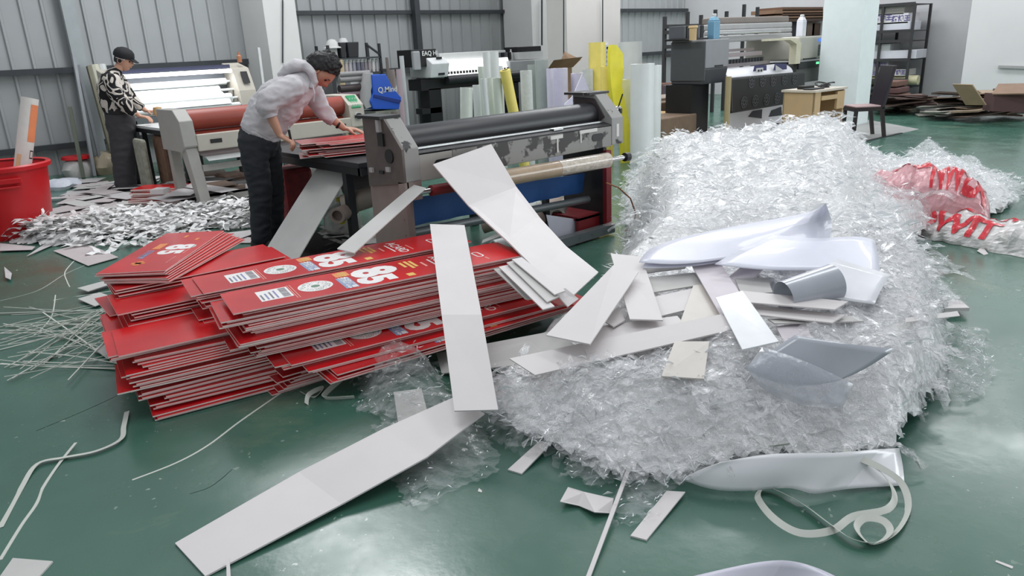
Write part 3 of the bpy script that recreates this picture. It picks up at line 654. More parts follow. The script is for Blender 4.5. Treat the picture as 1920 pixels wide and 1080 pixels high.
upright(1200, 1214, 121, 6.1, PALEG, 'greenish white roll tucked behind the large white roll')
# loose bright yellow film sheet
P = [(aty(x0, y, 6.2), aty(x1, y, 6.2)) for x0, x1, y in ((1147,1156,84),(1144,1168,100),(1144,1170,130),(1146,1166,160),(1150,1172,190),(1157,1178,220),(1165,1186,260),(1168,1190,290),(1170,1192,330))]
b = MB(); b.strip([a for a, c in P], [c for a, c in P], .05, nrm=Vector((0, -1, 0)))
tag(b.build('film_sheet', mat('bright_yellow_film', (232, 220, 60), .2, var=.08, coat=.6), smooth=True), 'bright yellow film sheet drooping to the right of the tall yellow rolls', 'film sheet')
b = MB(); A = [aty(x, y, 6.3) for x, y in ((1072,180),(1090,138),(1104,172),(1106,184),(1080,206),(1078,330),(1060,330),(1056,196))]
b.prism([(p.x, p.z) for p in A], 6.28, 6.29, axis='y'); tag(b.build('paper_sheet', LILAC), 'pointed lilac-white paper sheet in front of the upright rolls', 'paper')
b = MB(); b.box(*(aty(1026, 115, 7.6).x, aty(1072, 115, 7.6).x), 7.6, 7.9, 0, aty(1050, 128, 7.6).z)
z = aty(1050, 128, 7.6).z
b.hexa([(8.05,7.6,z)]*4, [(8.05,7.6,z)]*4)
x0, x1 = aty(1026, 115, 7.6).x, aty(1074, 115, 7.6).x
b.add([(x0,7.6,z),(x1,7.6,z),(x1+.05,7.45,z+.14),(x0-.02,7.45,z+.12)], [(0,1,2,3)]); b.add([(x1,7.6,z),(x1,7.9,z),(x1+.2,7.95,z+.22),(x1+.18,7.6,z+.1)], [(0,1,2,3)])
tag(b.build('cardboard_box', CARD), 'open tall cardboard box behind the lilac-white rolls, at the second pillar', 'box')
# power strip on pillar
b = MB(); P = aty(1139, 96, 9.55); b.box(P.x-.08, P.x+.08, 9.54, 9.6, P.z-.26, P.z+.12)
for k in range(4): b.box(P.x-.04, P.x+.04, 9.53, 9.54, P.z-.2+k*.08, P.z-.16+k*.08, 1)
tag(b.build('power_strip', [WHITE, BLACK]), 'white power strip hanging on the second pillar above the yellow rolls', 'power strip')

# brown boards/rolls behind the hoodie man
for i, (a0, a1, t, y, c, lb_) in enumerate(((632, 643, 112, 10.2, (186, 168, 134), 'tall tan board roll left of the spray cans'), (600, 616, 176, 9.7, (124, 96, 80), 'short brown roll behind the bent head'), (614, 630, 166, 9.8, (140, 112, 92), 'medium brown roll left of the slitter'), (722, 728, 108, 10.4, (104, 96, 92), 'thin dark grey-brown roll above the blue cover'), (728, 740, 131, 10.5, (140, 128, 124), 'greyish pink roll right above the blue cover'), (742, 752, 130, 10.3, (168, 150, 156), 'mauve-grey roll right of the blue cover'), (748, 757, 105, 10.6, (180, 182, 184), 'tall pale grey tube right of the blue cover'))):
    upright(a0, a1, t, y, mat('upright_%d' % i, c, .6), lb_, 'paper_roll', grp='rolls along the corrugated wall')
# poles leaning at left wall
for i, (tp, bt, w_, c, lb_) in enumerate((((137, 101), (172, 300), .07, (150, 154, 158), 'pale grey metal pole leaning on the wall, left of the pair'), ((146, 122), (188, 300), .04, (110, 114, 118), 'thin grey pole leaning beside the pale grey pole'), ((131, 201), (150, 300), .05, (92, 98, 84), 'short olive pole leaning near the left wall'), ((165, 124), (215, 310), .09, (120, 116, 98), 'olive-brown board edge leaning behind the patterned jumper'), ((176, 122), (222, 290), .14, (196, 194, 176), 'cream roll leaning behind the patterned jumper'), ((190, 121), (225, 280), .12, (206, 208, 206), 'white roll leaning right behind the patterned jumper'), ((484, 90), (498, 200), .06, (188, 190, 190), 'pale aluminium pole leaning by the first pillar'))):
    y0 = 12.5 if i != 6 else 12.0; T = aty(tp[0], tp[1], y0); B_ = aty(bt[0], bt[1], y0-.25); B_ = T+(B_-T)*((T.z)/(T.z-B_.z)) if T.z-B_.z > .01 else B_
    b = MB(); b.cyl(B_+Vector((0,0,.0)), T, w_/2, n=10) if i in (4, 5) else b.bar(B_, T, w_, .04)
    tag(b.build('leaning_pole' if i not in (4, 5) else 'paper_roll', mat('pole_%d' % i, c, .5)), lb_, 'pole' if i not in (4, 5) else 'roll')

# ============================================================ red bin with poster roll
cx, cy = 1.12, 8.62
t = thing('waste_bin', 'large red plastic bin with a moulded handle, holding a rolled poster', 'bin', (cx, cy, 0))
REDB = mat('red_plastic', (196, 16, 26), .38, var=.04)
part('bin_body', REDB, t, lambda b: b.lathe((cx, cy, 0), [(0, .0), (.36, 0), (.37, .02), (.44, .66), (.42, .66), (.345, .03), (0, .03)], n=48), smooth=True)
part('rim', REDB, t, lambda b: b.lathe((cx, cy, .64), [(.435, 0), (.47, 0), (.475, .035), (.46, .05), (.43, .04)], n=48), smooth=True)
dcam = (Vector((0, 0, 0))-Vector((cx, cy, 0))).normalized(); sd = Vector((-dcam.y, dcam.x, 0))
def f(b):
    o = Vector((cx, cy, .56))+dcam*.435+sd*.08
    b.bar(o-sd*.10, o+sd*.10, .04, .05, up=(0,0,1)); b.bar(o-sd*.09-Vector((0,0,.05)), o-sd*.09, .03, .03); b.bar(o+sd*.09-Vector((0,0,.05)), o+sd*.09, .03, .03); b.bar(o-sd*.09-Vector((0,0,.06)), o+sd*.09-Vector((0,0,.06)), .03, .02)
part('handle', REDB, t, f, bevel=.008)
part('sticker', mat('grey_sticker', (130, 134, 110), .5), t, lambda b: b.hexa(*[[Vector((cx, cy, 0))+dcam*rr+sd*s_+Vector((0,0,z)) for s_, z in ((-.24,.25),(-.16,.25),(-.16,.35),(-.24,.35))] for rr in (.345, .372)]))
P = aty(70, 290, 8.62)
b = MB(); T = aty(56, 184, 8.62); B_ = Vector((1.16, 8.6, .04)); b.cyl(B_, T, .075, n=24, caps=False); b.cyl(B_, T, .068, n=24, caps=False)
ax = (T-B_).normalized(); s2 = ax.cross(dcam).normalized()
if s2.dot(CR) < 0: s2 = -s2
d2 = s2.cross(ax); d2 = d2 if d2.dot(dcam) > 0 else -d2
def patch(bm, z0, z1, a0, a1, m, rr=.0765):
    n = 6; v = []
    for zz_ in (z0, z1):
        for i in range(n+1): a = a0+(a1-a0)*i/n; v.append(T-ax*zz_+(s2*sin(a)+d2*cos(a))*rr)
    bm.add(v, [(i, i+1, n+2+i, n+1+i) for i in range(n)], m)
patch(b, .06, .42, .15, 1.3, 1); patch(b, .5, .58, .6, .66, 2, .077); patch(b, .5, .58, 1.1, 1.16, 2, .077); patch(b, .5, .51, .6, 1.16, 2, .077); patch(b, .57, .58, .6, 1.16, 2, .077)
for k in range(6): patch(b, .64+k*.04, .66+k*.04, .7, 1.0 if k % 2 else 1.15, 2, .077)
patch(b, .55, .85, -.9, -.35, 3, .077)
tag(b.build('rolled_poster', [mat('poster_paper', (222, 218, 212), .5), mat('poster_orange', (232, 138, 92), .5), INK, mat('poster_peach', (228, 186, 140), .5)], smooth=True), 'rolled poster with an orange block standing in the red bin', 'poster roll')

# ============================================================ tables
t = thing('work_table', 'dark table of red printed boards that the man in the hoodie leans on', 'table', (2.95, 5.0, 0))
TX0, TX1, TY0, TY1, TZ = 2.84, 4.2, 4.80, 6.5, .76
part('tabletop', DARK, t, lambda b: b.box(TX0, TX1, TY0, TY1, TZ-.04, TZ), bevel=.005)
for x in (TX0+.03, TX1-.09):
    for y in (TY0+.25, TY1-.1): part('leg', BLACK, t, lambda b: b.box(x, x+.06, y, y+.06, 0, TZ-.04))
part('rail', BLACK, t, lambda b: [b.box(TX0+.02, TX0+.05, TY0, TY1, TZ-.10, TZ-.04), b.box(TX0+.02, TX1, TY0+.02, TY0+.05, TZ-.10, TZ-.04)])
t2 = thing('work_table', 'white-topped table in front of the man in the patterned jumper', 'table', (3.0, 9.4, 0))
part('tabletop', WHITE, t2, lambda b: b.box(2.95, 3.75, 8.9, 10.4, .77, .80))
part('tabletop_edge', BLACK, t2, lambda b: b.box(2.94, 3.76, 8.89, 10.41, .72, .768))
for x in (3.0, 3.65):
    for y in (8.95, 10.3): part('leg', BLACK, t2, lambda b: b.box(x, x+.05, y, y+.05, 0, .72))

# ============================================================ desk, chair, rack, boxes, cardboard
A, B_ = atz(1528, 171, .74), atz(1584, 164, .74); dx = (B_-A).normalized(); dy = Vector((-dx.y, dx.x, 0)); dy = dy if dy.dot(Vector((A.x, A.y, 0))) > 0 else -dy
WOOD = mat('pale_wood', (196, 168, 128), .5, var=.06, scale=4)
t = thing('desk', 'pale wooden desk with one drawer in front of the right pillar', 'desk', (A.x, A.y, 0))
Wd = (B_-A).length;  Dp = .5
def dbox(b, u0, u1, v0, v1, z0, z1, m=0):
    c = [A+dx*u+dy*v for u, v in ((u0, v0), (u1, v0), (u1, v1), (u0, v1))]
    b.hexa([Vector((p.x, p.y, z0)) for p in c], [Vector((p.x, p.y, z1)) for p in c], m)
part('desk_top', mat('desk_top_pale', (206, 196, 182), .4), t, lambda b: dbox(b, -.03, Wd+.03, -.03, Dp+.02, .72, .75))
for u in (0, .14, Wd-.02): part('side_panel', WOOD, t, lambda b: dbox(b, u, u+.02, 0, Dp, 0, .72))
part('back_panel', WOOD, t, lambda b: dbox(b, 0, Wd, Dp-.02, Dp, .1, .72)); part('front_panel', WOOD, t, lambda b: dbox(b, 0, .14, 0, .02, 0, .72))
dr = part('drawer', WOOD, t, lambda b: dbox(b, Wd-.2, Wd-.01, -.015, .02, .45, .70))
part('keyboard_tray', WOOD, t, lambda b: dbox(b, .16, Wd-.2, -.02, .3, .60, .66))
b = MB(); dbox(b, .02, .32, .05, .2, .751, .77); dbox(b, .1, .3, .2, .35, .751, .80); tag(b.build('keyboard', BLACK, bevel=.005), 'black keyboard lying on the pale wooden desk', 'keyboard')
b = MB(); P = A+dx*(Wd-.2)+dy*.2; b.tube([Vector((P.x, P.y, .755))+dx*cos(a)*.15+dy*sin(a)*.12+Vector((0,0,.02+.05*abs(sin(a)))) for a in [i*.35 for i in range(16)]], .012, 6); b.lathe((P.x, P.y, .75), [(0, 0), (.07, 0), (.05, .05), (0, .06)], n=14)
tag(b.build('coiled_cable', BLACK, smooth=True), 'coil of black cable on the right half of the desk', 'cable')

cc_ = Vector((11.5, 4.72, 0)); ang = math.atan2(-.75, .66)
t = thing('dining_chair', 'dark high-backed wooden chair standing right of the desk', 'chair', cc_)
ux = Vector((CR.x, CR.y, 0)).normalized(); uy = Vector((-ux.y, ux.x, 0))
CHB = mat('dark_brown_wood', (38, 28, 28), .35, var=.1)
def cb(b, u0, u1, v0, v1, z0, z1, u2=None, u3=None, m=0):
    u2 = u0 if u2 is None else u2; u3 = u1 if u3 is None else u3
    b.hexa([cc_+ux*u+uy*v+Vector((0,0,z0)) for u, v in ((u0,v0),(u1,v0),(u1,v1),(u0,v1))], [cc_+ux*u+uy*v+Vector((0,0,z1)) for u, v in ((u2,v0),(u3,v0),(u3,v1),(u2,v1))], m)
for (u, v) in ((-.24, -.2), (-.24, .17)): part('leg', CHB, t, lambda b: cb(b, u, u+.045, v, v+.045, 0, .42, u+.01, u+.055))
for v in (-.2, .17): part('leg', CHB, t, lambda b: cb(b, .22, .265, v, v+.045, 0, .42, .14, .19))
part('seat_frame', CHB, t, lambda b: cb(b, -.25, .2, -.21, .22, .39, .44)); part('seat', mat('pinkish_pad', (176, 150, 150), .6), t, lambda b: cb(b, -.23, .15, -.19, .2, .44, .465), bevel=.01)
part('backrest', mat('black_leather_back', (34, 28, 36), .4), t, lambda b: cb(b, .14, .19, -.21, .22, .40, 1.02, .27, .31), bevel=.01)

xr_ = 17.6
rk = thing('storage_rack', 'tall dark metal rack of boxes and rolls right of the right pillar', 'rack', (xr_, 6.4, 0))
yA, yB = atx(1655, 30, xr_).y, atx(1716, 10, xr_).y; zT = atx(1716, 6, xr_).z
RK = mat('black_rack_steel', (52, 52, 54), .5)
for x in (xr_, xr_+.9):
    for y in (yA, yB, yA+1.3): part('post', RK, rk, lambda b: b.box(x-.025, x+.025, y-.025, y+.025, 0, zT))
zs = [atx(1690, py, xr_).z for py in (8, 58, 77, 112, 150, 165)]
for z in zs: part('beam', RK, rk, lambda b: [b.box(xr_-.03, xr_+.02, yB, yA+1.3, z-.03, z+.03), b.box(xr_, xr_+.9, yB, yA+1.3, z-.02, z)])
def rbox(px0, px1, py0, py1, c, lb_, nm='carton', x=xr_+.05, dep=.6, writing=None, m2=None):
    a, d_ = atx(px0, py0, x), atx(px1, py1, x); b = MB(); b.box(x, x+dep, min(a.y, d_.y), max(a.y, d_.y), min(a.z, d_.z), max(a.z, d_.z))
    if writing:
        for (wx, wy, s_) in writing:
            o = atx(wx, wy, x-.006); add_text(b, '拓博王', s_, o, (0, -1, 0), (0, 0, 1), 1, offset=.004)
    tag(b.build(nm, [mat('rbox_%d_%d' % (px0, py0), c, .6), mat('purple_print', (96, 86, 140), .5)], bevel=.01), lb_, 'box')
rbox(1637, 1702, 28, 43, (218, 216, 220), 'white printed carton lying topmost on the right rack', writing=[(1655, 34, .13), (1689, 35, .13)])
rbox(1640, 1706, 43, 57, (206, 208, 216), 'plain white carton under the printed one on the right rack')
rbox(1630, 1668, 83, 96, (188, 190, 190), 'small grey-white carton in the middle of the right rack')
rbox(1628, 1717, 96, 110, (204, 206, 212), 'long pale carton sticking out of the right rack')
rbox(1626, 1664, 116, 131, (160, 154, 158), 'greyish carton with small print low on the right rack', writing=[(1651, 122, .09)])
rbox(1624, 1697, 131, 142, (196, 194, 190), 'flat carton with dark print below the greyish carton', writing=[(1630, 137, .1), (1684, 136, .1)])
rbox(1640, 1695, 12, 27, (150, 148, 142), 'grey bundle under the top beam of the right rack', 'bundle')
b = MB(); a, d_ = atx(1622, 152, xr_+.2), atx(1722, 150, xr_+.2); b.cyl((xr_+.2, a.y, d_.z), (xr_+.2, d_.y, d_.z), .1, n=20)
tag(b.build('paper_roll', mat('pale_yellow_roll', (206, 200, 164), .5), smooth=True), 'pale yellow roll sticking out of the lower shelf of the right rack', 'roll')
for i in range(4):
    b = MB(); a, d_ = atx(1642+i, 205-i*9, xr_-1.6), atx(1688-i*3, 205-i*9, xr_-1.6); b.box(xr_-1.6, xr_-1.0, d_.y, a.y, .02+i*.13, .13+i*.13)
    tag(b.build('cardboard_bundle', mat('maroon_brown_%d' % (i % 2), ((96, 68, 66), (110, 82, 72))[i % 2], .8), bevel=.02), 'reddish brown cardboard bundle at the foot of the right rack, %s of its stack' % ('lowest', 'second', 'third', 'topmost')[i], 'cardboard')

# rack behind the big printer
b = MB(); t = thing('pipe_rack', 'black pipe rack with flattened boxes behind the big printer', 'rack', (15, 9.0, 0))
yk = 9.0
for px, tp in ((1249, 31), (1292, 22), (1317, 28), (1344, 18), (1365, 21), (1398, 8), (1423, 13)):
    a = aty(px, tp, yk); part('post', RK, t, lambda b: b.box(a.x-.03, a.x+.03, yk, yk+.06, 0, a.z))
for (p0, p1) in (((1249, 50), (1345, 40)), ((1249, 61), (1350, 52)), ((1249, 88), (1350, 80)), ((1470, 36), (1539, 28)), ((1250, 104), (1262, 103))):
    a, d_ = aty(p0[0], p0[1], yk-.05), aty(p1[0], p1[1], yk-.05); d_.z = a.z; part('beam', RK, t, lambda b: b.bar(a, d_, .07))
for k in range(5):
    a, d_ = aty(1460-(k % 2)*14, 13+k*5.2, yk), aty(1536, 13+k*5.2, yk); b = MB(); b.box(a.x, d_.x, yk-.1, yk+.5, a.z-.09, a.z-.01)
    tag(b.build('flat_cardboard', mat('flat_card_%d' % k, [(104, 78, 62), (138, 108, 86), (92, 70, 58), (132, 106, 84), (84, 68, 58)][k], .8)), 'flattened brown carton on top of the rack behind the big printer, %s from the top' % ('first', 'second', 'third', 'fourth', 'fifth')[k], 'cardboard')
for (p0, p1, q0, q1, c, l_) in ((1480, 1512, 40, 66, (52, 50, 54), 'dark crate behind the white bottle'), (1512, 1526, 42, 66, (128, 112, 100), 'taupe box right of the white bottle'), (1524, 1537, 44, 66, (92, 74, 62), 'brown box between the taupe box and the right pillar')):
    a, d_ = aty(p0, q0, 9.0), aty(p1, q1, 9.0); b = MB(); b.box(a.x, d_.x, 9.0, 9.5, d_.z, a.z); tag(b.build('storage_box', mat(l_[:9].replace(' ', '_'), c, .7)), l_, 'box')

# low clutter left of the big printer
for (p0, p1, q0, q1, y, c, l_) in ((1246, 1275, 158, 190, 8.6, (96, 66, 52), 'reddish brown carton left of the big printer'), (1284, 1310, 160, 188, 8.0, (92, 82, 92), 'dim mauve box under the left end of the big printer'), (1240, 1308, 184, 193, 7.4, (150, 136, 124), 'beige folded cardboard beside the white rolls'), (1236, 1300, 193, 205, 7.2, (118, 98, 80), 'brown cardboard under the beige one beside the white rolls'), (1232, 1276, 216, 226, 6.8, (186, 152, 104), 'tan board low beside the white rolls'), (1236, 1306, 224, 240, 6.3, (158, 158, 160), 'grey stack of sheets at the back edge of the plastic heap')):
    a, d_ = aty(p0, q0, y), aty(p1, q1, y); b = MB(); b.box(a.x, d_.x, y, y+.5, 0, max(.06, a.z)); tag(b.build('carton', mat('clutter_%d' % p0, c, .8, var=.15), bevel=.015), l_, 'box')

# cardboard heap right
rc = random.Random(11)
def card_pile(px0, px1, base_y, n, zmax, cols, grp, lbl, d0=.0):
    for i in range(n):
        f_ = i/n; px = rc.uniform(px0, px1); P = atz(px, base_y+rc.uniform(-10, 0)); z = zmax*f_*rc.uniform(.8, 1)
        L_, W_ = rc.uniform(.5, 1.1), rc.uniform(.3, .6); a = rc.uniform(-.5, .5)-.8; tl = rc.uniform(-.10, .10)
        b = MB(); t_ = rc.choice((.012, .02, .03)); e = Vector((cos(a), sin(a), tl)); g = Vector((-sin(a), cos(a), rc.uniform(-.12, .12)))
        c = Vector((P.x, P.y, z+.08)); b.strip([c-e*L_/2-g*W_/2, c-g*W_/2+Vector((0,0,rc.uniform(-.02,.03))), c+e*L_/2-g*W_/2], [c-e*L_/2+g*W_/2, c+g*W_/2, c+e*L_/2+g*W_/2], t_)
        tag(b.build('flat_cardboard', mat('card_%s' % (cols[i % len(cols)],), cols[i % len(cols)], .8, var=.1)), lbl, 'cardboard', grp)
card_pile(1790, 1940, 226, 46, .42, [(112, 92, 76), (138, 118, 100), (84, 70, 62), (168, 160, 150), (96, 84, 80), (150, 132, 112)], 'flattened cardboard heaped on the floor at the right edge', 'flattened cardboard sheet inside the heap at the right edge')
card_pile(1655, 1745, 214, 18, .30, [(104, 84, 78), (84, 64, 60), (140, 124, 112), (70, 58, 56)], 'cardboard scraps beside the right rack', 'cardboard scrap in the low pile at the foot of the right rack')
card_pile(1770, 1815, 224, 10, .16, [(186, 182, 174), (168, 164, 156)], 'pale sheets at the left end of the cardboard heap', 'pale board sheet at the left end of the cardboard heap')
def lean_card(pts, z, c, l_):
    P = [atd(x, y, dd) for x, y, dd in pts]; b = MB(); b.strip([P[0], P[3]], [P[1], P[2]], .02); tag(b.build('flat_cardboard', mat('panel_%d' % pts[0][0], c, .75, var=.1)), l_, 'cardboard')
lean_card(((1787, 157, 14.2), (1824, 158, 14.0), (1850, 196, 14.0), (1812, 196, 14.2)), 0, (140, 122, 96), 'tilted cardboard panel sticking up from the left of the right-hand heap')
lean_card(((1872, 157, 14.4), (1925, 156, 14.2), (1920, 175, 13.8), (1860, 176, 14.0)), 0, (128, 104, 86), 'brown cardboard box flap with yellow tape at the right edge')
b = MB(); a = atd(1866, 176, 14.0); d_ = atd(1930, 176, 13.9); zb = .22; b.hexa([(a.x,a.y,zb),(d_.x,d_.y,zb),(d_.x+.2,d_.y+.2,zb),(a.x+.2,a.y+.2,zb)], [(a.x,a.y,a.z),(d_.x,d_.y,a.z),(d_.x+.2,d_.y+.2,a.z),(a.x+.2,a.y+.2,a.z)])
tag(b.build('cardboard_box', mat('dark_maroon_box', (84, 60, 60), .8)), 'dark maroon cardboard box in the heap at the right edge', 'box')
# ============================================================ people
SKIN = mat('skin', (196, 148, 124), .5, var=.04); HAIR = mat('black_hair', (20, 18, 19), .55, var=.3, scale=30, bump=.6)
def fused(name, lofts, m, parent, side, voxel=.012, smooth=4, wr=None):
    """limbs fused into one continuous skin; lofts: lists of (point, r) or (point, r_side, r_other)"""
    off = ORG[parent.name]; b = MB()
    for lf in lofts: b.loft(lf, side)
    me = bpy.data.meshes.new(name); me.from_pydata([v-off for v in b.v], [], b.f)
    import bmesh
    bm = bmesh.new(); bm.from_mesh(me); bmesh.ops.recalc_face_normals(bm, faces=bm.faces); bm.to_mesh(me); bm.free()
    o = bpy.data.objects.new(name, me); COL.objects.link(o)
    r = o.modifiers.new('r', 'REMESH'); r.mode = 'VOXEL'; r.voxel_size = voxel; r.use_smooth_shade = True
    q = o.modifiers.new('s', 'SMOOTH'); q.factor = .5; q.iterations = smooth
    dg = bpy.context.evaluated_depsgraph_get(); m2 = bpy.data.meshes.new_from_object(o.evaluated_get(dg)); bpy.data.objects.remove(o); m2.name = name
    if wr:
        for v in m2.vertices:
            q = v.co+off; h = 0
            for k, (fx, am) in enumerate(((wr[1], 1), (wr[1]*2.1, .45))):
                w_ = noise.noise(Vector((q.x*fx, q.y*fx, q.z*fx*1.8+k*7))); h += (1-abs(w_)*2.6)*am
            v.co += v.normal*h*wr[0]*.5
    m2.materials.clear()
    for mm in (m if isinstance(m, (list, tuple)) else [m]): m2.materials.append(mm)
    for p in m2.polygons: p.use_smooth = True; p.material_index = 0
    o = bpy.data.objects.new(name, m2); COL.objects.link(o); o.parent = parent; ORG[o.name] = off
    return o
def head_into(vs_fs, c, fwd, up, s, hair=False):
    """head shape; returns list of (verts, faces) sculpted from a sphere"""
    f_, u_ = Vector(fwd).normalized(), Vector(up).normalized(); u_ = (u_-f_*u_.dot(f_)).normalized(); r_ = f_.cross(u_)
    n, mrow = 36, 26; vs = []
    for j in range(mrow+1):
        th = pi*j/mrow
        for i in range(n):
            ph = 2*pi*i/n; x, y, z = sin(th)*sin(ph), sin(th)*cos(ph), cos(th)   # x side, y fwd, z up
            X, Yy, Z_ = x*.078, y*.098, z*.118
            if z < 0:
                X *= 1-.32*(-z)**1.3; Yy = Yy*(1-.25*(-z)) + (.018*(-z) if y > 0 else .03*(-z))
            if y > .5:
                Yy += .026*math.exp(-((x/.16)**2)-((z+.12)/.2)**2)     # nose
                Yy -= .010*math.exp(-((abs(x)-.36)/.18)**2-((z-.08)/.14)**2)  # eye sockets
                Yy += .008*math.exp(-((x/.3)**2)-((z+.46)/.07)**2)  # lips
                Yy += .008*math.exp(-((x/.35)**2)-((z-.26)/.12)**2)  # brow
                Yy += .010*math.exp(-((x/.3)**2)-((z+.82)/.15)**2)  # chin
            vs.append(Vector(c)+(r_*X+f_*Yy+u_*Z_)*s)
    fs = [(j*n+i, j*n+(i+1) % n, (j+1)*n+(i+1) % n, (j+1)*n+i) for j in range(mrow) for i in range(n)]
    return vs, fs, (r_, f_, u_)
mid_ = lambda a, c: (a+c)/2
def merge_head(body, c, fwd, up, s):
    vs, fs, (r_, f_, u_) = head_into(None, c, fwd, up, s)
    b = MB(); b.add(vs, fs)
    for sx in (-1, 1):   # ears, eyes, brows
        e = Vector(c)+(r_*sx*.080-f_*.004-u_*.008)*s
        b.lathe(e-r_*sx*.012*s, [(0, 0), (.026*s, 0), (.034*s, .012*s), (.028*s, .020*s), (.018*s, .010*s), (0, .008*s)], n=14, axis=r_*sx)
        e = Vector(c)+(r_*sx*.030+f_*.079+u_*.010)*s; b.lathe(e, [(0, -.006*s), (.013*s, 0), (.008*s, .008*s), (0, .010*s)], n=10, axis=f_, m=1)
        e = Vector(c)+(r_*sx*.032+f_*.092+u_*.034)*s; b.bar(e-r_*.016*s, e+r_*.016*s, .006*s, .005*s, m=1)
    e = Vector(c)+(f_*.090-u_*.055)*s; b.bar(e-r_*.02*s, e+r_*.02*s, .004, .005*s, m=2, up=u_)
    me = body.data; off = ORG[body.name]
    import bmesh
    bm = bmesh.new(); bm.from_mesh(me)
    nv = [bm.verts.new(v-off) for v in b.v]
    for f2, m2 in zip(b.f, b.m):
        try: g = bm.faces.new([nv[i] for i in f2]); g.material_index = m2; g.smooth = True
        except ValueError: pass
    bmesh.ops.recalc_face_normals(bm, faces=bm.faces); bm.to_mesh(me); bm.free()
def hair_mesh(c, fwd, up, s, parent, low=-.62, puff=1.10, nm='hair', m=HAIR, rough_=1):
    f_, u_ = Vector(fwd).normalized(), Vector(up).normalized(); u_ = (u_-f_*u_.dot(f_)).normalized(); r_ = f_.cross(u_)
    n, mr = 90, 56; vs = []
    for j in range(mr+1):
        th = pi*j/mr
        for i in range(n):
            ph = 2*pi*i/n; x, y, z = sin(th)*sin(ph), sin(th)*cos(ph), cos(th)
            lim = low+.9*max(0, y)**.8+.35*max(0, y)   # hairline: low at the back, high at the front
            k = puff+rough_*(.16*abs(noise.noise(Vector((x*4, y*4, z*4))))+.075*noise.noise(Vector((x*11, y*4, z*8))))
            if z < lim: k = .88
            vs.append(Vector(c)+(r_*x*.078*k+f_*(y*.098*k)+u_*(z*.118*k))*s)
    fs = [(j*n+i, j*n+(i+1) % n, (j+1)*n+(i+1) % n, (j+1)*n+i) for j in range(mr) for i in range(n)]
    b = MB(); b.add(vs, fs); return b.build(nm, m, parent, smooth=True)
def hand(w_, d, nrm, side, s=1.0, curl=.35, spread=.12):
    """wrist, direction, palm normal; palm, four unequal fingers and a side thumb"""
    w_, d, nrm = Vector(w_), Vector(d).normalized(), Vector(nrm).normalized(); nrm = (nrm-d*nrm.dot(d)).normalized(); x = d.cross(nrm).normalized()*side
    mid = w_+d*.085*s; lf = []
    for k in range(4): lf.append([(w_+x*(.012-.008*k)*s, .013*s), (w_+d*.045*s+x*(.024-.016*k)*s, .0145*s), (mid+x*(.030-.020*k)*s, .0125*s)])
    for k, ln in enumerate((.068, .078, .072, .056)):
        p = mid+x*(.030-.020*k)*s; dirn = (d+x*(spread*(1.5-k)*.6)).normalized(); a = .15; c2 = [(p-dirn*.01*s, .0105*s), (p, .0105*s)]
        for q_ in range(3):
            a += curl; p = p+(dirn*cos(a)+nrm*sin(a))*ln*s*(.42, .32, .26)[q_]; c2.append((p, (.0095, .0088, .0072)[q_]*s))
        lf.append(c2)
    t0 = w_+d*.03*s+x*.015*s
    lf.append([(t0, .015*s), (t0+(d*.5+x*.8+nrm*.2)*.032*s, .013*s), (t0+(d*.95+x*1.2+nrm*.45)*.040*s, .0105*s), (t0+(d*1.5+x*1.25+nrm*.7)*.045*s, .0085*s)])
    return lf

# ---- man in the grey hoodie bending over the table
D0 = 6.42
J = lambda px, py, dd=0: atd(px, py, D0+dd)
tf = Vector((CR.x, CR.y, 0)).normalized(); sdv = Vector((-tf.y, tf.x, 0))
h = thing('person', 'man in grey hoodie and dark jeans bending over the table with a cutter', 'person', (2.5, 5.92, 0))
LIPS = mat('lips', (170, 110, 100), .5)
shR, elR, wrR = J(548, 165, -.19), J(497, 193, -.27), J(525, 254, -.26)
shL, elL, wrL = J(582, 170, .17), J(611, 214, .14), J(646, 241, .12)
hR, hL = J(480, 266, -.09), J(500, 264, .11); kR, kL = J(488, 352, -.09), J(512, 352, .13); aR, aL = J(490, 448, -.05), J(515, 442, .22)
aR.z = aL.z = .09
tor = [(J(484, 246), .15, .11), (J(505, 212), .14, .11), (J(532, 184), .17, .12), (J(556, 166), .17, .10), (J(574, 153), .09, .07)]
body = fused('body', [tor, [(J(570, 155), .055), (J(588, 142), .052), (J(600, 136), .055)],
    [(shR, .055), (mid_(shR, elR), .048), (elR, .042), (mid_(elR, wrR), .040), (wrR, .027)],
    [(shL, .055), (mid_(shL, elL), .048), (elL, .042), (mid_(elL, wrL), .036), (wrL, .026)],
    [(J(484, 250, -.05), .09), (hR, .085), (kR, .055), (aR, .042)], [(J(490, 250, .05), .09), (hL, .085), (kL, .055), (aL, .042)]]
    + hand(wrR, (tf*.85+Vector((0, 0, -.5))), Vector((0, 0, -1))-tf*.4, 1, 1.12, .55) + hand(wrL, tf+Vector((0, 0, -.16))+sdv*.1, (0, 0, -1), -1, 1.12, .10, .3), [SKIN, BLACK, LIPS], h, sdv, .006, 3)
hf = tf*.34+Vector((0, 0, -.92))-sdv*.25; hu = tf*.86+Vector((0, 0, .42)); hc = J(603, 133)
merge_head(body, hc, hf, hu, 1.12)
hair_mesh(hc+hu.normalized()*.012-hf.normalized()*.02, hf, hu, 1.22, h, puff=1.08, low=-.5)
HOOD = mat('grey_hoodie', (196, 193, 196), .85, var=.05, scale=10, bump=.15)
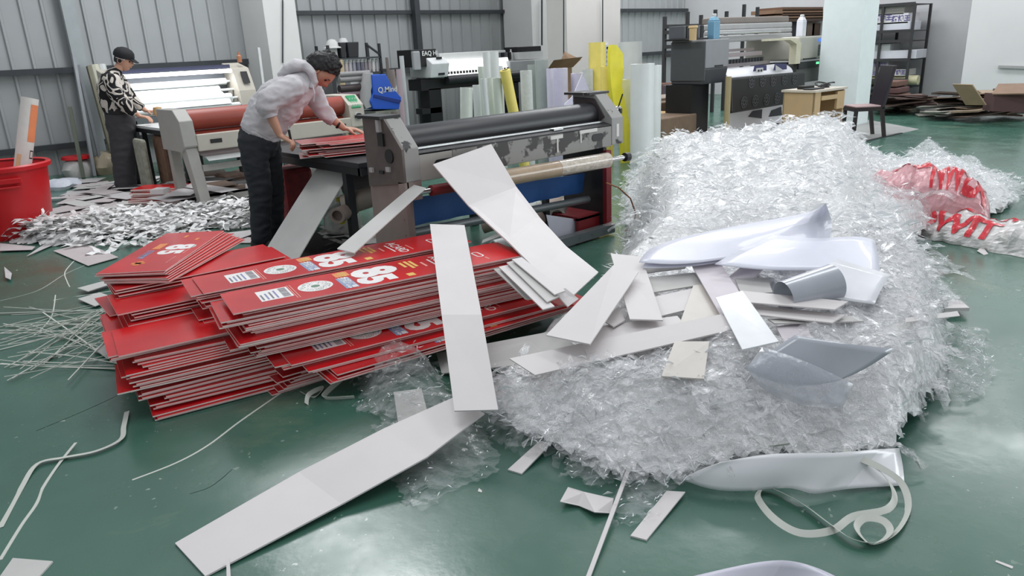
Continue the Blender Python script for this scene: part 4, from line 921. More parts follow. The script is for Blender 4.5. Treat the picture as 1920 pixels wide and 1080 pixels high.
fused('hoodie', [
    [(J(486, 251), .175, .150), (J(494, 238), .185, .165), (J(508, 212), .185, .185), (J(528, 190), .20, .185), (J(550, 170), .20, .15), (J(570, 156), .12, .11), (J(581, 148), .085, .085)],
    [(J(552, 164, -.10), .10), (shR, .10), (J(522, 178, -.24), .092), (J(503, 190, -.27), .090), (J(501, 202, -.27), .085), (J(505, 213, -.27), .060)],
    [(J(572, 165, .08), .10), (shL, .095), (J(598, 195, .15), .078), (elL, .068), (J(621, 224, .135), .050)]], HOOD, h, sdv, .012, 4, wr=(.016, 8))
part('waistband', mat('grey_rib_knit', (182, 179, 182), .9), h, lambda b: b.loft([(J(484, 254), .172, .155), (J(488, 247), .180, .162)], sdv, n=32, cap=.1), smooth=True)
fused('hood', [[(J(527, 143), .07, .03), (J(540, 131), .10, .05), (J(556, 124), .115, .06), (J(572, 124), .10, .045), (J(584, 133), .08, .03)],
    [(J(572, 122, -.08), .035), (J(586, 138, -.10), .032), (J(590, 154, -.09), .028), (J(584, 164, -.10), .02)], [(J(572, 122, .08), .035), (J(588, 138, .10), .032), (J(592, 154, .09), .028)]], HOOD, h, sdv, .010, 3, wr=(.008, 12))
part('cuff', HOOD, h, lambda b: b.loft([(J(504, 211, -.27), .062), (J(507, 219, -.27), .058)], sdv, cap=.1), smooth=True)
part('cuff', HOOD, h, lambda b: b.loft([(J(619, 222, .135), .052), (J(626, 228, .13), .046)], sdv, cap=.1), smooth=True)
part('drawstring', HOOD, h, lambda b: b.tube([J(586, 160, -.16), J(590, 175, -.19), J(588, 190, -.18)], .006, 6))
JEAN = mat('dark_jeans', (36, 38, 45), .8, var=.15, scale=8, bump=.1)
fused('trousers', [
    [(J(484, 250), .165, .150), (J(486, 266), .17, .155), (J(487, 282), .15, .13)],
    [(J(477, 262, -.08), .10, .13), (J(478, 300, -.09), .105, .105), (kR, .092), (J(489, 400, -.07), .082), (aR+Vector((0,0,.0)), .078)],
    [(J(498, 262, .09), .10, .12), (J(505, 300, .12), .10, .10), (kL, .088), (J(514, 400, .18), .08), (aL+Vector((0,0,.0)), .076)]], JEAN, h, sdv, .012, 4, wr=(.012, 9))
SHOE = mat('black_shoe', (30, 30, 33), .6)
def shoes(P, par, k=1):
    g = Vector((P.x, P.y, 0)); fused('shoe', [[(g-tf*.07+Vector((0,0,.05)), .042, .045), (g+tf*.02+Vector((0,0,.052)), .045, .05), (g+tf*.10+Vector((0,0,.04)), .05, .038), (g+tf*.17+Vector((0,0,.033)), .042, .028)]], SHOE, par, sdv, .008, 2)
shoes(aR, h); shoes(aL, h)
hp = wrR+tf*.085+Vector((0, 0, -.05)); b = MB(); b.cyl(hp+Vector((0,0,-.05)), hp+Vector((0,0,.09))-tf*.01, .010, n=10); b.cyl(hp+Vector((0,0,.09))-tf*.01, hp+Vector((0,0,.12))-tf*.012, .005, n=8, m=1)
tag(b.build('cutter_knife', [BLACK, GREYL]), 'black cutter knife held upright in the right hand of the man in the hoodie', 'knife')
part('wrist_band', BLACK, h, lambda b: b.loft([(J(633, 233, .125), .036), (J(636, 235, .125), .035)], sdv, cap=.1), smooth=True)

# ---- person in the patterned jumper at the back
D1 = 10.75
K = lambda px, py, dd=0: atd(px, py, D1+dd)
m_ = thing('person', 'person in a black and white patterned jumper and black cap working at the back table', 'person', (2.7, 10.4, 0))
sR, sL = K(208, 148, -.17), K(220, 147, .17); eR, wR_ = K(230, 194, -.24), K(262, 218, -.22); eL, wL_ = K(246, 186, .16), K(274, 208, .1)
kb = fused('body', [[(K(226, 222), .13, .11), (K(216, 180), .13, .11), (K(211, 150), .16, .10), (K(217, 136), .08, .07)], [(K(216, 138), .055), (K(223, 126), .052), (K(230, 118), .055)],
    [(sR, .055), (eR, .042), (wR_, .027)], [(sL, .055), (eL, .042), (wL_, .027)],
    [(K(227, 226, -.07), .09), (K(232, 290, -.09), .06), (K(236, 345, -.08), .045)], [(K(229, 226, .07), .09), (K(241, 290, .09), .06), (K(247, 340, .1), .045)]]
    + hand(wR_, tf+Vector((0,0,-.2)), (0,0,-1), 1, 1.15, .4) + hand(wL_, tf+Vector((0,0,-.1)), (0,0,-1), -1, 1.15, .4), [SKIN, BLACK, LIPS], m_, sdv, .008, 2)
kf = tf+Vector((0, 0, -.38)); ku = Vector((0, 0, 1))+tf*.38; khc = K(232, 113)
merge_head(kb, khc, kf, ku, 1.08)
hair_mesh(khc+ku.normalized()*.004, kf, ku, 1.10, m_, puff=1.06, low=-.35, rough_=.2)
CAPM = mat('black_knit_cap', (22, 22, 26), .8, bump=.2, scale=30)
cu = ku.normalized(); cf = (kf-cu*kf.dot(cu)).normalized()
def f(b):
    b.lathe(khc+cu*.035-cf*.008, [(.118, 0), (.122, .03), (.112, .07), (.085, .10), (.04, .12), (0, .125)], n=24, axis=cu)
    b.hexa([khc+cu*.04+cf*.07-sdv*.07, khc+cu*.04+cf*.07+sdv*.07, khc+cu*.015+cf*.17+sdv*.04, khc+cu*.015+cf*.17-sdv*.04], [khc+cu*.055+cf*.07-sdv*.07, khc+cu*.055+cf*.07+sdv*.07, khc+cu*.022+cf*.17+sdv*.04, khc+cu*.022+cf*.17-sdv*.04])
part('cap', CAPM, m_, f, smooth=True)
part('glasses_arm', WHITE, m_, lambda b: b.bar(khc-sdv*.104+cu*.022-cf*.05, khc-sdv*.100+cu*.024+cf*.06, .008))
def jumper_mat():
    m = bpy.data.materials.new('patterned_knit'); m.use_nodes = True; nt = m.node_tree; N = nt.nodes; Lk = nt.links; b = N['Principled BSDF']; b.inputs['Roughness'].default_value = .9
    tc = N.new('ShaderNodeTexCoord'); nz = N.new('ShaderNodeTexNoise'); nz.inputs['Scale'].default_value = 5.5; nz.inputs['Detail'].default_value = .4; nz.inputs['Distortion'].default_value = .9
    Lk.new(tc.outputs['Object'], nz.inputs['Vector']); r = N.new('ShaderNodeValToRGB'); r.color_ramp.interpolation = 'CONSTANT'
    r.color_ramp.elements[0].color = S(200, 192, 184); r.color_ramp.elements[1].position = .36; r.color_ramp.elements[1].color = S(14, 13, 15)
    e = r.color_ramp.elements.new(.46); e.color = S(200, 192, 184); e = r.color_ramp.elements.new(.53); e.color = S(14, 13, 15); e = r.color_ramp.elements.new(.62); e.color = S(200, 192, 184)
    Lk.new(nz.outputs['Fac'], r.inputs['Fac']); Lk.new(r.outputs[0], b.inputs['Base Color']); return m
fused('jumper', [[(K(221, 205), .18, .17), (K(217, 185), .20, .185), (K(211, 160), .21, .165), (K(212, 145), .17, .11), (K(218, 133), .075, .07)],
    [(sR, .10), (K(216, 172, -.22), .092), (eR, .088), (K(250, 211, -.22), .058)], [(sL, .09), (eL, .078), (K(264, 202, .12), .055)]], jumper_mat(), m_, sdv, .014, 3, wr=(.012, 8))
part('waistband', BLACK, m_, lambda b: b.loft([(K(222, 203), .185, .178), (K(224, 213), .175, .170)], sdv, n=28, cap=.1), smooth=True)
TRO = mat('dark_grey_trousers', (58, 56, 60), .8, var=.08)
fused('trousers', [[(K(224, 214), .17, .165), (K(227, 235), .18, .17), (K(229, 250), .16, .15)], [(K(227, 240, -.08), .12, .15), (K(231, 290, -.09), .12, .14), (K(235, 338, -.07), .12, .13), (K(236, 346, -.07), .12, .13)],
    [(K(231, 240, .09), .12, .15), (K(240, 290, .09), .12, .13), (K(246, 338, .12), .11, .12)]], TRO, m_, sdv, .016, 4, wr=(.014, 6))
for P in (K(240, 353, -.15), K(254, 346, .1)): shoes(P, m_)
b = MB(); P = wL_+tf*.15; b.lathe(P-Vector((0,0,.06)), [(0, 0), (.05, 0), (.06, .04), (.05, .10), (0, .11)], n=14); tag(b.build('tape_roll', mat('tan_tape', (190, 156, 110), .5), smooth=True), 'small tan roll of tape in the hand of the person in the patterned jumper', 'tape')
# ============================================================ the plastic heap
def lerp(tab, x):
    if x <= tab[0][0]: return tab[0][1]
    for (a, p), (c, q) in zip(tab, tab[1:]):
        if x <= c: return p+(q-p)*(x-a)/(c-a)
    return tab[-1][1]
def sm(x): x = max(0, min(1, x)); return x*x*(3-2*x)
FRONT = [(640,2.95),(760,2.45),(860,2.45),(960,2.42),(1050,2.28),(1150,2.12),(1280,2.14),(1400,2.28),(1500,2.40),(1600,2.48),(1690,2.6),(1740,2.85),(1840,3.4)]
RIGHT = [(2.2,1680),(2.6,1740),(3.1,1790),(3.6,1815),(4.0,1800),(4.5,1790),(5.2,1755),(5.8,1735),(6.3,1780),(6.9,1880),(7.6,1960)]
LEFT = [(2.2,1000),(2.8,860),(3.2,880),(3.6,1000),(4.2,1080),(4.8,1150),(5.5,1150),(6.5,1145),(7.5,1150)]
PROF = [(2.0,.0),(2.3,.16),(2.6,.24),(3.0,.30),(3.6,.33),(4.2,.38),(4.8,.46),(5.4,.60),(6.2,.72),(7.2,.80),(7.9,.66),(8.6,.30),(9.2,0)]
MOD = [(1130,.12),(1180,.42),(1225,.74),(1260,.78),(1330,.76),(1420,.82),(1490,.90),(1530,.98),(1565,.90),(1600,.68),(1660,.46),(1720,.44),(1770,.48),(1850,.26),(1920,.10),(1960,0)]
FMOD = [(900,.6),(1050,.85),(1150,1),(1600,.95),(1750,.8),(1850,.6)]
def azpx(x, y):
    X, Y_, k = proj((x, y, .25)); return X
def H(x, y):
    D = math.hypot(x, y)
    if D < 1.9 or D > 9.4: return 0
    p = azpx(x, y); s = sm((p-lerp(LEFT, D))/130+.1)*sm((lerp(RIGHT, D)-p)/90)*sm((D-lerp(FRONT, p))/.55)
    m = lerp(FMOD, p)*(1-sm((D-4.6)/1.2))+lerp(MOD, p)*sm((D-4.6)/1.2)
    return lerp(PROF, D)*m*s
def onheap(px, py, dz=0.0):
    d = ray(px, py).normalized(); t = 1.2
    while t < 14:
        p = CAM+d*t
        if p.z < max(H(p.x, p.y), 0)+dz: return p
        t += .01
    return atz(px, py, dz)
def crease(x, y, s, seed):
    d, _ = noise.voronoi(Vector((x*s+seed, y*s-seed*.7, seed*1.3))); return min(1.2, d[1]-d[0])
def warp(x, y, k):
    return x+.08*noise.noise(Vector((x*2.2, y*2.2, k))), y+.08*noise.noise(Vector((x*2.2, y*2.2, k+9)))
CORE = bpy.data.materials.new('milky_crumpled_plastic'); CORE.use_nodes = True
def _core():
    nt = CORE.node_tree; N = nt.nodes; Lk = nt.links; b = N['Principled BSDF']
    b.inputs['Roughness'].default_value = .22; b.inputs['Specular IOR Level'].default_value = .9; b.inputs['Coat Weight'].default_value = .7; b.inputs['Coat Roughness'].default_value = .08
    tc = N.new('ShaderNodeTexCoord'); nz = N.new('ShaderNodeTexNoise'); nz.inputs['Scale'].default_value = 3; nz.inputs['Detail'].default_value = 8; nz.inputs['Roughness'].default_value = .7
    Lk.new(tc.outputs['Object'], nz.inputs['Vector']); r = N.new('ShaderNodeValToRGB'); r.color_ramp.elements[0].position = .32; r.color_ramp.elements[1].position = .68
    r.color_ramp.elements[0].color = S(226, 226, 225); r.color_ramp.elements[1].color = S(248, 248, 249); Lk.new(nz.outputs['Fac'], r.inputs['Fac']); Lk.new(r.outputs[0], b.inputs['Base Color'])
    mixv = N.new('ShaderNodeMixRGB'); mixv.inputs[0].default_value = .15; Lk.new(tc.outputs['Object'], mixv.inputs[1]); Lk.new(nz.outputs['Color'], mixv.inputs[2])
    v1 = N.new('ShaderNodeTexVoronoi'); v1.inputs['Scale'].default_value = 16; v2 = N.new('ShaderNodeTexVoronoi'); v2.inputs['Scale'].default_value = 42
    ad = N.new('ShaderNodeMath'); ad.operation = 'MULTIPLY_ADD'; ad.inputs[1].default_value = .45
    Lk.new(mixv.outputs[0], v1.inputs['Vector']); Lk.new(mixv.outputs[0], v2.inputs['Vector']); Lk.new(v2.outputs['Distance'], ad.inputs[0]); Lk.new(v1.outputs['Distance'], ad.inputs[2])
    bp = N.new('ShaderNodeBump'); bp.inputs['Strength'].default_value = 1; bp.inputs['Distance'].default_value = .016; Lk.new(ad.outputs[0], bp.inputs['Height']); Lk.new(bp.outputs[0], b.inputs['Normal']); Lk.new(bp.outputs[0], b.inputs['Coat Normal'])
_core()
VEIL = film_mat('clear_film', .08, .62, (236, 238, 240))
THIN = film_mat('very_clear_film', .03, .42, (225, 230, 230), scale=16)
GLINT = mat('film_glint_edge', (244, 246, 248), .12, coat=1)  # bright white slivers, standing in for sparkle and highlight streaks on the film
def sheet(mb, inside, hfun, x0, x1, y0, y1, step, amp, seed, m, lift=0, big=6, jit=.4):
    rr = random.Random(seed); idx = {}; vs = []; fs = []; nx, ny = int((x1-x0)/step), int((y1-y0)/step)
    for i in range(nx+1):
        for j in range(ny+1):
            x = x0+(i+rr.uniform(-jit, jit))*step; y = y0+(j+rr.uniform(-jit, jit))*step
            if not inside(x, y): continue
            X, Y_ = warp(x, y, seed); h = hfun(x, y)
            c = crease(X, Y_, big, seed)*.9+crease(X, Y_, big*2.3, seed+5)*.45+rr.uniform(-.1, .1)
            big_ = noise.noise(Vector((x*2.5, y*2.5, 4)))*.5+noise.noise(Vector((x*5.5, y*5.5, 2)))*.45
            fl = min(1, h/.10+.15)
            idx[i, j] = len(vs); vs.append((x, y, max(.004, h+lift+(c-.35)*amp*fl+big_*.10*fl)))
    for i in range(nx):
        for j in range(ny):
            q = [idx.get(k) for k in ((i, j), (i+1, j), (i+1, j+1), (i, j+1))]
            if None in q: continue
            if rr.random() < .5: fs += [(q[0], q[1], q[2]), (q[0], q[2], q[3])]
            else: fs += [(q[0], q[1], q[3]), (q[1], q[2], q[3])]
    mb.add(vs, fs, m); return vs
def glints(mb, vs, n, seed, m, lo=.015, hi=.07, wid=.004):
    rr = random.Random(seed)
    for _ in range(n):
        p = Vector(rr.choice(vs))+Vector((0, 0, rr.uniform(0, .025))); a = rr.uniform(0, 2*pi); L_ = rr.uniform(lo, hi)*rr.choice((.5, .7, 1)); tl = rr.uniform(-.2, .6)
        d = Vector((cos(a), sin(a), tl)).normalized()*L_; s = Vector((-sin(a), cos(a), rr.uniform(-.6, .6))).normalized()*wid*rr.uniform(.4, 1.4)
        k = len(mb.v); mid = p+d*.5+Vector((0, 0, rr.uniform(-.1, .25)*L_)); mb.v += [p, mid+s, p+d, mid-s]; mb.f += [(k, k+1, k+2), (k, k+2, k+3)]; mb.m += [m, m]
def flaps(mb, vs, n, seed, m, size=.12):
    """folded tongues of film standing off the surface"""
    rr = random.Random(seed)
    for _ in range(n):
        p = Vector(rr.choice(vs)); a = rr.uniform(0, 2*pi); L_ = size*rr.uniform(.5, 1.5); W_ = size*rr.uniform(.3, .8); e = Vector((cos(a), sin(a), rr.uniform(.1, .8))).normalized(); g = Vector((-sin(a), cos(a), rr.uniform(-.3, .3)))
        L2 = []; R2 = []; k0 = len(mb.v); nn = 4
        for i in range(nn+1):
            t = i/nn; c = p+e*L_*t+Vector((0, 0, -.5*L_*t*t)); wv = W_*(1-.5*t)
            for s_ in (-.5, -.15, .2, .5): mb.v.append(c+g*wv*s_+Vector((rr.uniform(-1, 1), rr.uniform(-1, 1), rr.uniform(-1, 1)))*.012)
        for i in range(nn):
            for j in range(3): q = k0+i*4+j; mb.f.append((q, q+1, q+5, q+4)); mb.m.append(m)
inB = lambda x, y: H(x, y) > .02 and math.hypot(x, y) >= 4.35
inF = lambda x, y: H(x, y) > .02 and math.hypot(x, y) < 4.75 
def softly(o):
    for p in o.data.polygons:
        if 'edge' not in o.data.materials[p.material_index].name: p.use_smooth = True
    return o
# back heap
b = MB()
v1 = sheet(b, lambda x, y: H(x, y) > .05 and math.hypot(x, y) > 4.2, lambda x, y: H(x, y)-.02-.06*sm((4.6-math.hypot(x, y))/.4), 3.5, 9.4, .8, 7.2, .034, .055, 1, 0)
v2 = sheet(b, inB, H, 3.5, 9.4, .8, 7.2, .05, .09, 2, 1, lift=.05, big=4)
flaps(b, v2, 260, 4, 1, .2); glints(b, v2, 5200, 5, 2, .02, .13, .0036)
tag(softly(b.build('plastic_film_heap', [CORE, VEIL, GLINT], loc=(6, 3.5, 0))), 'huge heap of crumpled clear plastic film behind the white offcuts', 'plastic film', kind='stuff')
# front heap
b = MB()
v1 = sheet(b, lambda x, y: H(x, y) > .07 and math.hypot(x, y) < 5.0, lambda x, y: H(x, y)-.04-.06*sm((math.hypot(x, y)-4.5)/.4), .9, 4.9, .3, 4.2, .022, .04, 3, 0, big=8)
tag(softly(b.build('plastic_film_heap', [CORE], loc=(2.6, 1.6, 0))), 'low inner mass of crumpled plastic film under the white offcuts', 'plastic film', kind='stuff')
b = MB()
def inFF(x, y):
    if not inF(x, y): return False
    D = math.hypot(x, y); p = azpx(x, y)
    q = proj((x, y, H(x, y)))[1]
    # offcuts lie uncovered in the middle of the heap
    if q < lerp([(1000,705),(1150,680),(1250,660),(1380,650),(1500,630),(1560,590),(1600,560),(1680,540)], p): return p > 1590
    return True
VEILF = film_mat('milky_clear_film', .16, .72, (244, 244, 246))
v2 = sheet(b, inFF, H, .9, 4.9, .3, 4.2, .03, .06, 6, 0, lift=.035, big=6)
v3 = sheet(b, inFF, H, .9, 4.9, .3, 4.2, .045, .08, 7, 0, lift=.06, big=4)
flaps(b, v2, 170, 8, 0, .11); glints(b, v2, 3000, 9, 1, .012, .075, .0018)
tag(softly(b.build('plastic_film_heap', [VEILF, GLINT], loc=(2.6, 1.4, 0))), 'crumpled clear plastic film in the foreground, over the front edge of the offcuts', 'plastic film', kind='stuff')
def film_patch(outl, hh, step, seed, label, m, z0=0, gl=150, big=7, amp=.05, fl=20, rise=.12):
    """free film sheet on the floor inside an outline given as ground points"""
    P = [Vector(atz(x, y, z0)) for x, y in outl]; n = len(P)
    def dist(x, y):
        ins = False; dm = 9
        for i in range(n):
            a, c = P[i], P[(i+1) % n]
            if (a.y > y) != (c.y > y) and x < (c.x-a.x)*(y-a.y)/(c.y-a.y)+a.x: ins = not ins
            e = Vector((c.x-a.x, c.y-a.y)); w_ = Vector((x-a.x, y-a.y)); t = max(0, min(1, w_.dot(e)/e.length_squared)); dm = min(dm, (w_-e*t).length)
        return dm if ins else -dm
    hf = lambda x, y: z0+hh*sm(dist(x, y)/rise)*(.6+.5*noise.noise(Vector((x*3, y*3, seed))))
    b = MB(); xs = [p.x for p in P]; ys_ = [p.y for p in P]
    ins = lambda x, y: dist(x, y)+.02*noise.noise(Vector((x*14, y*14, seed))) > 0
    v = sheet(b, ins, hf, min(xs), max(xs), min(ys_), max(ys_), step, amp, seed, 0, lift=.012, big=big)
    v_ = sheet(b, lambda x, y: dist(x, y) > .05+.05*noise.noise(Vector((x*5, y*5, seed+3))), lambda x, y: hf(x, y)*.6, min(xs), max(xs), min(ys_), max(ys_), step*1.3, amp*.8, seed+3, 0, lift=.006, big=big*.7)
    if fl: flaps(b, v, fl, seed+1, 0, .08)
    glints(b, v, gl, seed+2, 1, .01, .045, .0022); return tag(softly(b.build('plastic_film', [m, GLINT], loc=(sum(xs)/n, sum(ys_)/n, 0))), label, 'plastic film', 'loose film sheets on the green floor', 'stuff')
film_patch([(668,700),(760,670),(820,690),(860,760),(980,740),(1060,700),(1100,780),(1060,850),(1000,872),(955,860),(900,820),(800,800),(720,800),(670,770)], .16, .022, 21, 'crumpled clear film between the red boards and the long white board', THIN, gl=300, fl=60)
film_patch([(690,800),(780,780),(900,800),(945,850),(938,890),(860,925),(790,972),(755,940),(725,900)], .035, .018, 24, 'very clear film sheet lying on the green floor under the long white board', THIN, gl=60, fl=6, amp=.03)
film_patch([(1040,850),(1110,830),(1250,860),(1210,890),(1160,905),(1120,922),(1060,900)], .06, .016, 27, 'clear film puff at the front edge of the heap, above the white rag', THIN, gl=80, fl=14, amp=.035)
film_patch([(1180,890),(1260,880),(1285,900),(1250,960),(1180,998),(1150,975),(1145,930)], .05, .014, 30, 'small clear film bag beside the thin white stick', THIN, gl=60, fl=10, amp=.03)
film_patch([(1600,745),(1700,720),(1780,690),(1810,612),(1840,640),(1873,700),(1850,745),(1800,762),(1700,755),(1640,770)], .10, .018, 33, 'clear film tail reaching out to the right of the front heap', THIN, gl=260, fl=40, amp=.04)
film_patch([(1640,780),(1745,730),(1700,800),(1640,850),(1600,850)], .06, .018, 36, 'see-through film edge above the folded white sheet', THIN, gl=50, fl=8, amp=.03)
film_patch([(1690,285),(1755,268),(1800,300),(1860,320),(1925,350),(1925,372),(1850,376),(1800,372),(1720,360)], .22, .04, 39, 'clear film around and behind the pink bag', VEIL, gl=500, fl=60, amp=.09, big=4, rise=.3)
film_patch([(1560,500),(1700,490),(1810,500),(1800,515),(1740,520),(1810,570),(1760,600),(1600,600)], .13, .026, 42, 'thin film flap at the right border between the heap and the green floor', VEIL, gl=260, fl=40, amp=.06)

# ============================================================ white boards and strips
def mid(a, c, t): return a+(c-a)*t
def slab(name, Ls, Rs, th, m, label, cat='board', group=None, n=1, sag=0.0):
    """board between left edge points and right edge points (3D)"""
    Ls = [Vector(p) for p in Ls]; Rs = [Vector(p) for p in Rs]
    if len(Ls) == 2 and n > 1:
        Ls = [mid(Ls[0], Ls[1], i/n)+Vector((0,0,-sag*4*(i/n)*(1-i/n))) for i in range(n+1)]; Rs = [mid(Rs[0], Rs[1], i/n)+Vector((0,0,-sag*4*(i/n)*(1-i/n))) for i in range(n+1)]
    b = MB(); b.strip(Ls, Rs, th); return tag(b.build(name, m), label, cat, group)
def pz(px, py, z): return atz(px, py, z)
GB = 'white offcut boards on the plastic heap'
slab('foam_board', [pz(328,1018,.008), pz(560,885,.03), pz(720,803,.09), pz(850,745,.15)], [pz(385,1080,.008), pz(640,945,.03), pz(800,857,.09), pz(908,775,.15)], .006, BOARDW, 'longest white board, reaching from the foreground floor up to the plastic film')
slab('foam_board', [pz(806,420,.56), pz(828,590,.40), pz(852,770,.20)], [pz(871,422,.56), pz(903,590,.40), pz(934,768,.20)], .007, BOARDW, 'upright-looking white board lying across the stack of red boards')
Ls = [pz(620,276,.785), pz(480,498,.012)]; Rs = [Ls[0]+Vector((.07, -.42, 0)), Ls[1]+Vector((.07, -.42, 0))]
slab('foam_board', Ls, Rs, .008, BOARDG, 'wide grey-white board leaning from the floor against the dark work table', n=6, sag=-.01)
slab('foam_board', [pz(775,346,.72), pz(632,466,.475)], [pz(798,352,.72), pz(664,474,.475)], .006, BOARDG, 'narrow grey-white strip leaning from the front laminator onto the red boards', n=4)
slab('foam_board', [aty(812,308,3.72), aty(878,385,3.50), pz(955,455,.50), pz(1012,512,.40), pz(1068,560,.34)], [aty(921,270,3.78), aty(968,350,3.56), pz(1014,410,.50), pz(1062,462,.40), pz(1122,510,.34)], .008, BOARDW, 'broad curved white board hanging from the black-rollered laminator to the heap')
slab('foam_board', [aty(938,398,3.56), pz(948,430,.46), pz(1005,500,.38)], [aty(978,420,3.56), pz(990,440,.44), pz(1046,510,.37)], .006, BOARDG, 'grey-white board just under the broad curved one')
def hb(pts, lab, lift=.03, th=.006, m=None, nm='foam_board'):
    P = [onheap(x, y, lift) for x, y in pts] if lift > 0 else [atz(x, y, -lift-(.06 if i > 1 else 0)) for i, (x, y) in enumerate(pts)]
    return slab(nm, [P[0], P[3]], [P[1], P[2]], th, m or BOARDW, lab, 'board', GB, n=1)
hbs = [
 # (corners: start-left, start-right, end-right, end-left), lift
 ([(818,662),(828,700),(1108,668),(1040,620)], .015, 'board half hidden beneath the central diagonal board, left end at the red stack', BOARDG),
 ([(955,672),(1003,703),(1398,612),(1352,589)], .11, 'long white board lying level across the front of the offcuts', None),
 ([(1075,618),(1100,664),(1285,610),(1270,592)], .055, 'white board parallel to and just behind the long level board', None),
 ([(1150,497),(1197,510),(1106,645),(1024,628)], .13, 'diagonal white board in the centre, lying over the long level one', None),
 ([(1145,475),(1203,481),(1243,600),(1181,598)], .085, 'white board running down from under the first lilac sheet', None),
 ([(1215,520),(1330,508),(1325,532),(1225,548)], .05, 'short board in the gap left of the slanting mauve-tinted board', BOARDG),
 ([(1228,556),(1300,540),(1290,580),(1240,592)], .045, 'short board piece behind the long level board', BOARDW),
 ([(1296,495),(1348,488),(1398,566),(1352,592)], .085, 'slanting board with a mauve tint in the middle of the pile', mat('mauve_white_board', (206, 198, 204), .5)),
 ([(1300,535),(1325,532),(1350,592),(1275,605)], .06, 'cream wedge-shaped board under the slanting mauve-tinted one', mat('cream_board', (214, 208, 200), .5)),
 ([(1342,558),(1392,545),(1460,640),(1392,655)], .135, 'glossy bright white board right of the long level board', mat('gloss_white_board', (240, 242, 244), .2, coat=.5)),
 ([(1390,545),(1396,566),(1565,580),(1590,565)], .12, 'long board pointing right from the glossy white board', None),
 ([(1405,570),(1420,590),(1560,605),(1585,590)], .085, 'board below the one that points right', BOARDW),
 ([(1440,598),(1452,606),(1620,602),(1600,592)], .07, 'thin board end showing under the two that point right', BOARDG),
 ([(1365,520),(1385,548),(1440,495),(1412,482)], .06, 'board propped behind the mauve-tinted board', mat('mauve_white_board', (206, 198, 204), .5)),
 ([(1378,522),(1440,520),(1448,548),(1390,552)], .07, 'small square board behind the glossy board', BOARDG),
 ([(1330,640),(1265,640),(1240,705),(1320,710)], .085, 'cream board pointing toward the camera beneath the long level board', mat('cream_board', (214, 208, 200), .5)),
 ([(1345,628),(1380,618),(1394,652),(1372,652)], .05, 'small white corner between the glossy board and the long board', None),
 ([(1455,612),(1510,604),(1525,640),(1475,650)], .05, 'pinkish board piece right of the glossy board, above the grey sheet', mat('mauve_white_board', (206, 198, 204), .5)),
 ([(1200,500),(1290,490),(1285,502),(1208,512)], .06, 'thin board just below the first lilac sheet', BOARDG),
 ([(960,486),(978,482),(1060,545),(1040,552)], -.46, 'uppermost of the thin boards fanned out at the right end of the red stack', BOARDW),
 ([(950,492),(966,488),(1048,556),(1026,566)], -.445, 'second of the thin boards fanned out beyond the red stack', BOARDG),
 ([(935,500),(955,496),(1040,574),(1018,580)], -.43, 'third of the thin boards fanned out beyond the red stack', BOARDW),
 ([(925,504),(945,502),(1008,560),(985,560)], -.415, 'lowest of the thin boards fanned out beyond the red stack', BOARDG),
 ([(1040,548),(1060,540),(1085,560),(1065,575)], -.39, 'small board end between the fan of boards and the central board', BOARDW),
 ([(990,440),(1012,452),(1085,545),(1055,545)], -.40, 'board under the curved one, ending at the fan', BOARDG),
 ([(1130,600),(1160,575),(1172,600),(1150,612)], .05, 'small white piece right of the central diagonal board', BOARDW),
 ([(1700,596),(1795,583),(1800,592),(1700,604)], .10, 'narrow white strip lying over the film at the right edge', BOARDW),
 ([(1640,620),(1700,600),(1720,612),(1660,640)], .04, 'grey board glimpsed through the film at the right', BOARDG),
]
for pts, lf, lab, m in hbs: hb(pts, lab, lf, m=m)
slab('foam_board', [pz(738,735,.03), pz(748,805,.01)], [pz(790,728,.05), pz(806,790,.02)], .006, BOARDG, 'short white board under the film, above the long foreground board')
slab('foam_board', [pz(952,880,.006), pz(1012,826,.03)], [pz(978,888,.006), pz(1032,832,.03)], .006, BOARDW, 'short narrow white board poking out of the front edge of the film')
slab('foam_board', [pz(1182,1004,.006), pz(1250,920,.02)], [pz(1212,1012,.006), pz(1285,922,.02)], .006, BOARDW, 'short white board poking out at the front, right of the thin stick')
slab('foam_board', [pz(0,1080,.006), pz(24,1046,.006)], [pz(72,1082,.006), pz(99,1052,.006)], .006, BOARDG, 'grey-white board corner at the bottom left of the floor')
slab('foam_board', [pz(1768,566,.05), pz(1800,562,.05)], [pz(1772,578,.05), pz(1818,577,.05)], .02, BOARDW, 'small white block end at the right edge of the heap')
slab('thin_stick', [pz(1095,1090,.01), pz(1180,865,.05)], [pz(1104,1090,.01), pz(1187,867,.05)], .006, BOARDW, 'thin white stick lying from the bottom edge into the film', 'stick')
slab('thin_stick', [pz(425,1090,.02), pz(424,1045,.03)], [pz(433,1090,.02), pz(430,1045,.03)], .004, BOARDW, 'short stick lying over the lower end of the long foreground board', 'stick')
# white rag
P = [(1065,913),(1095,922),(1130,930),(1150,934)]; Q = [(1050,940),(1085,948),(1115,960),(1145,962)]
slab('paper_scrap', [pz(x, y, .02+.015*(i % 2)) for i, (x, y) in enumerate(P)], [pz(x, y, .01+.015*((i+1) % 2)) for i, (x, y) in enumerate(Q)], .003, BOARDW, 'wavy white scrap on the floor left of the thin stick', 'scrap')

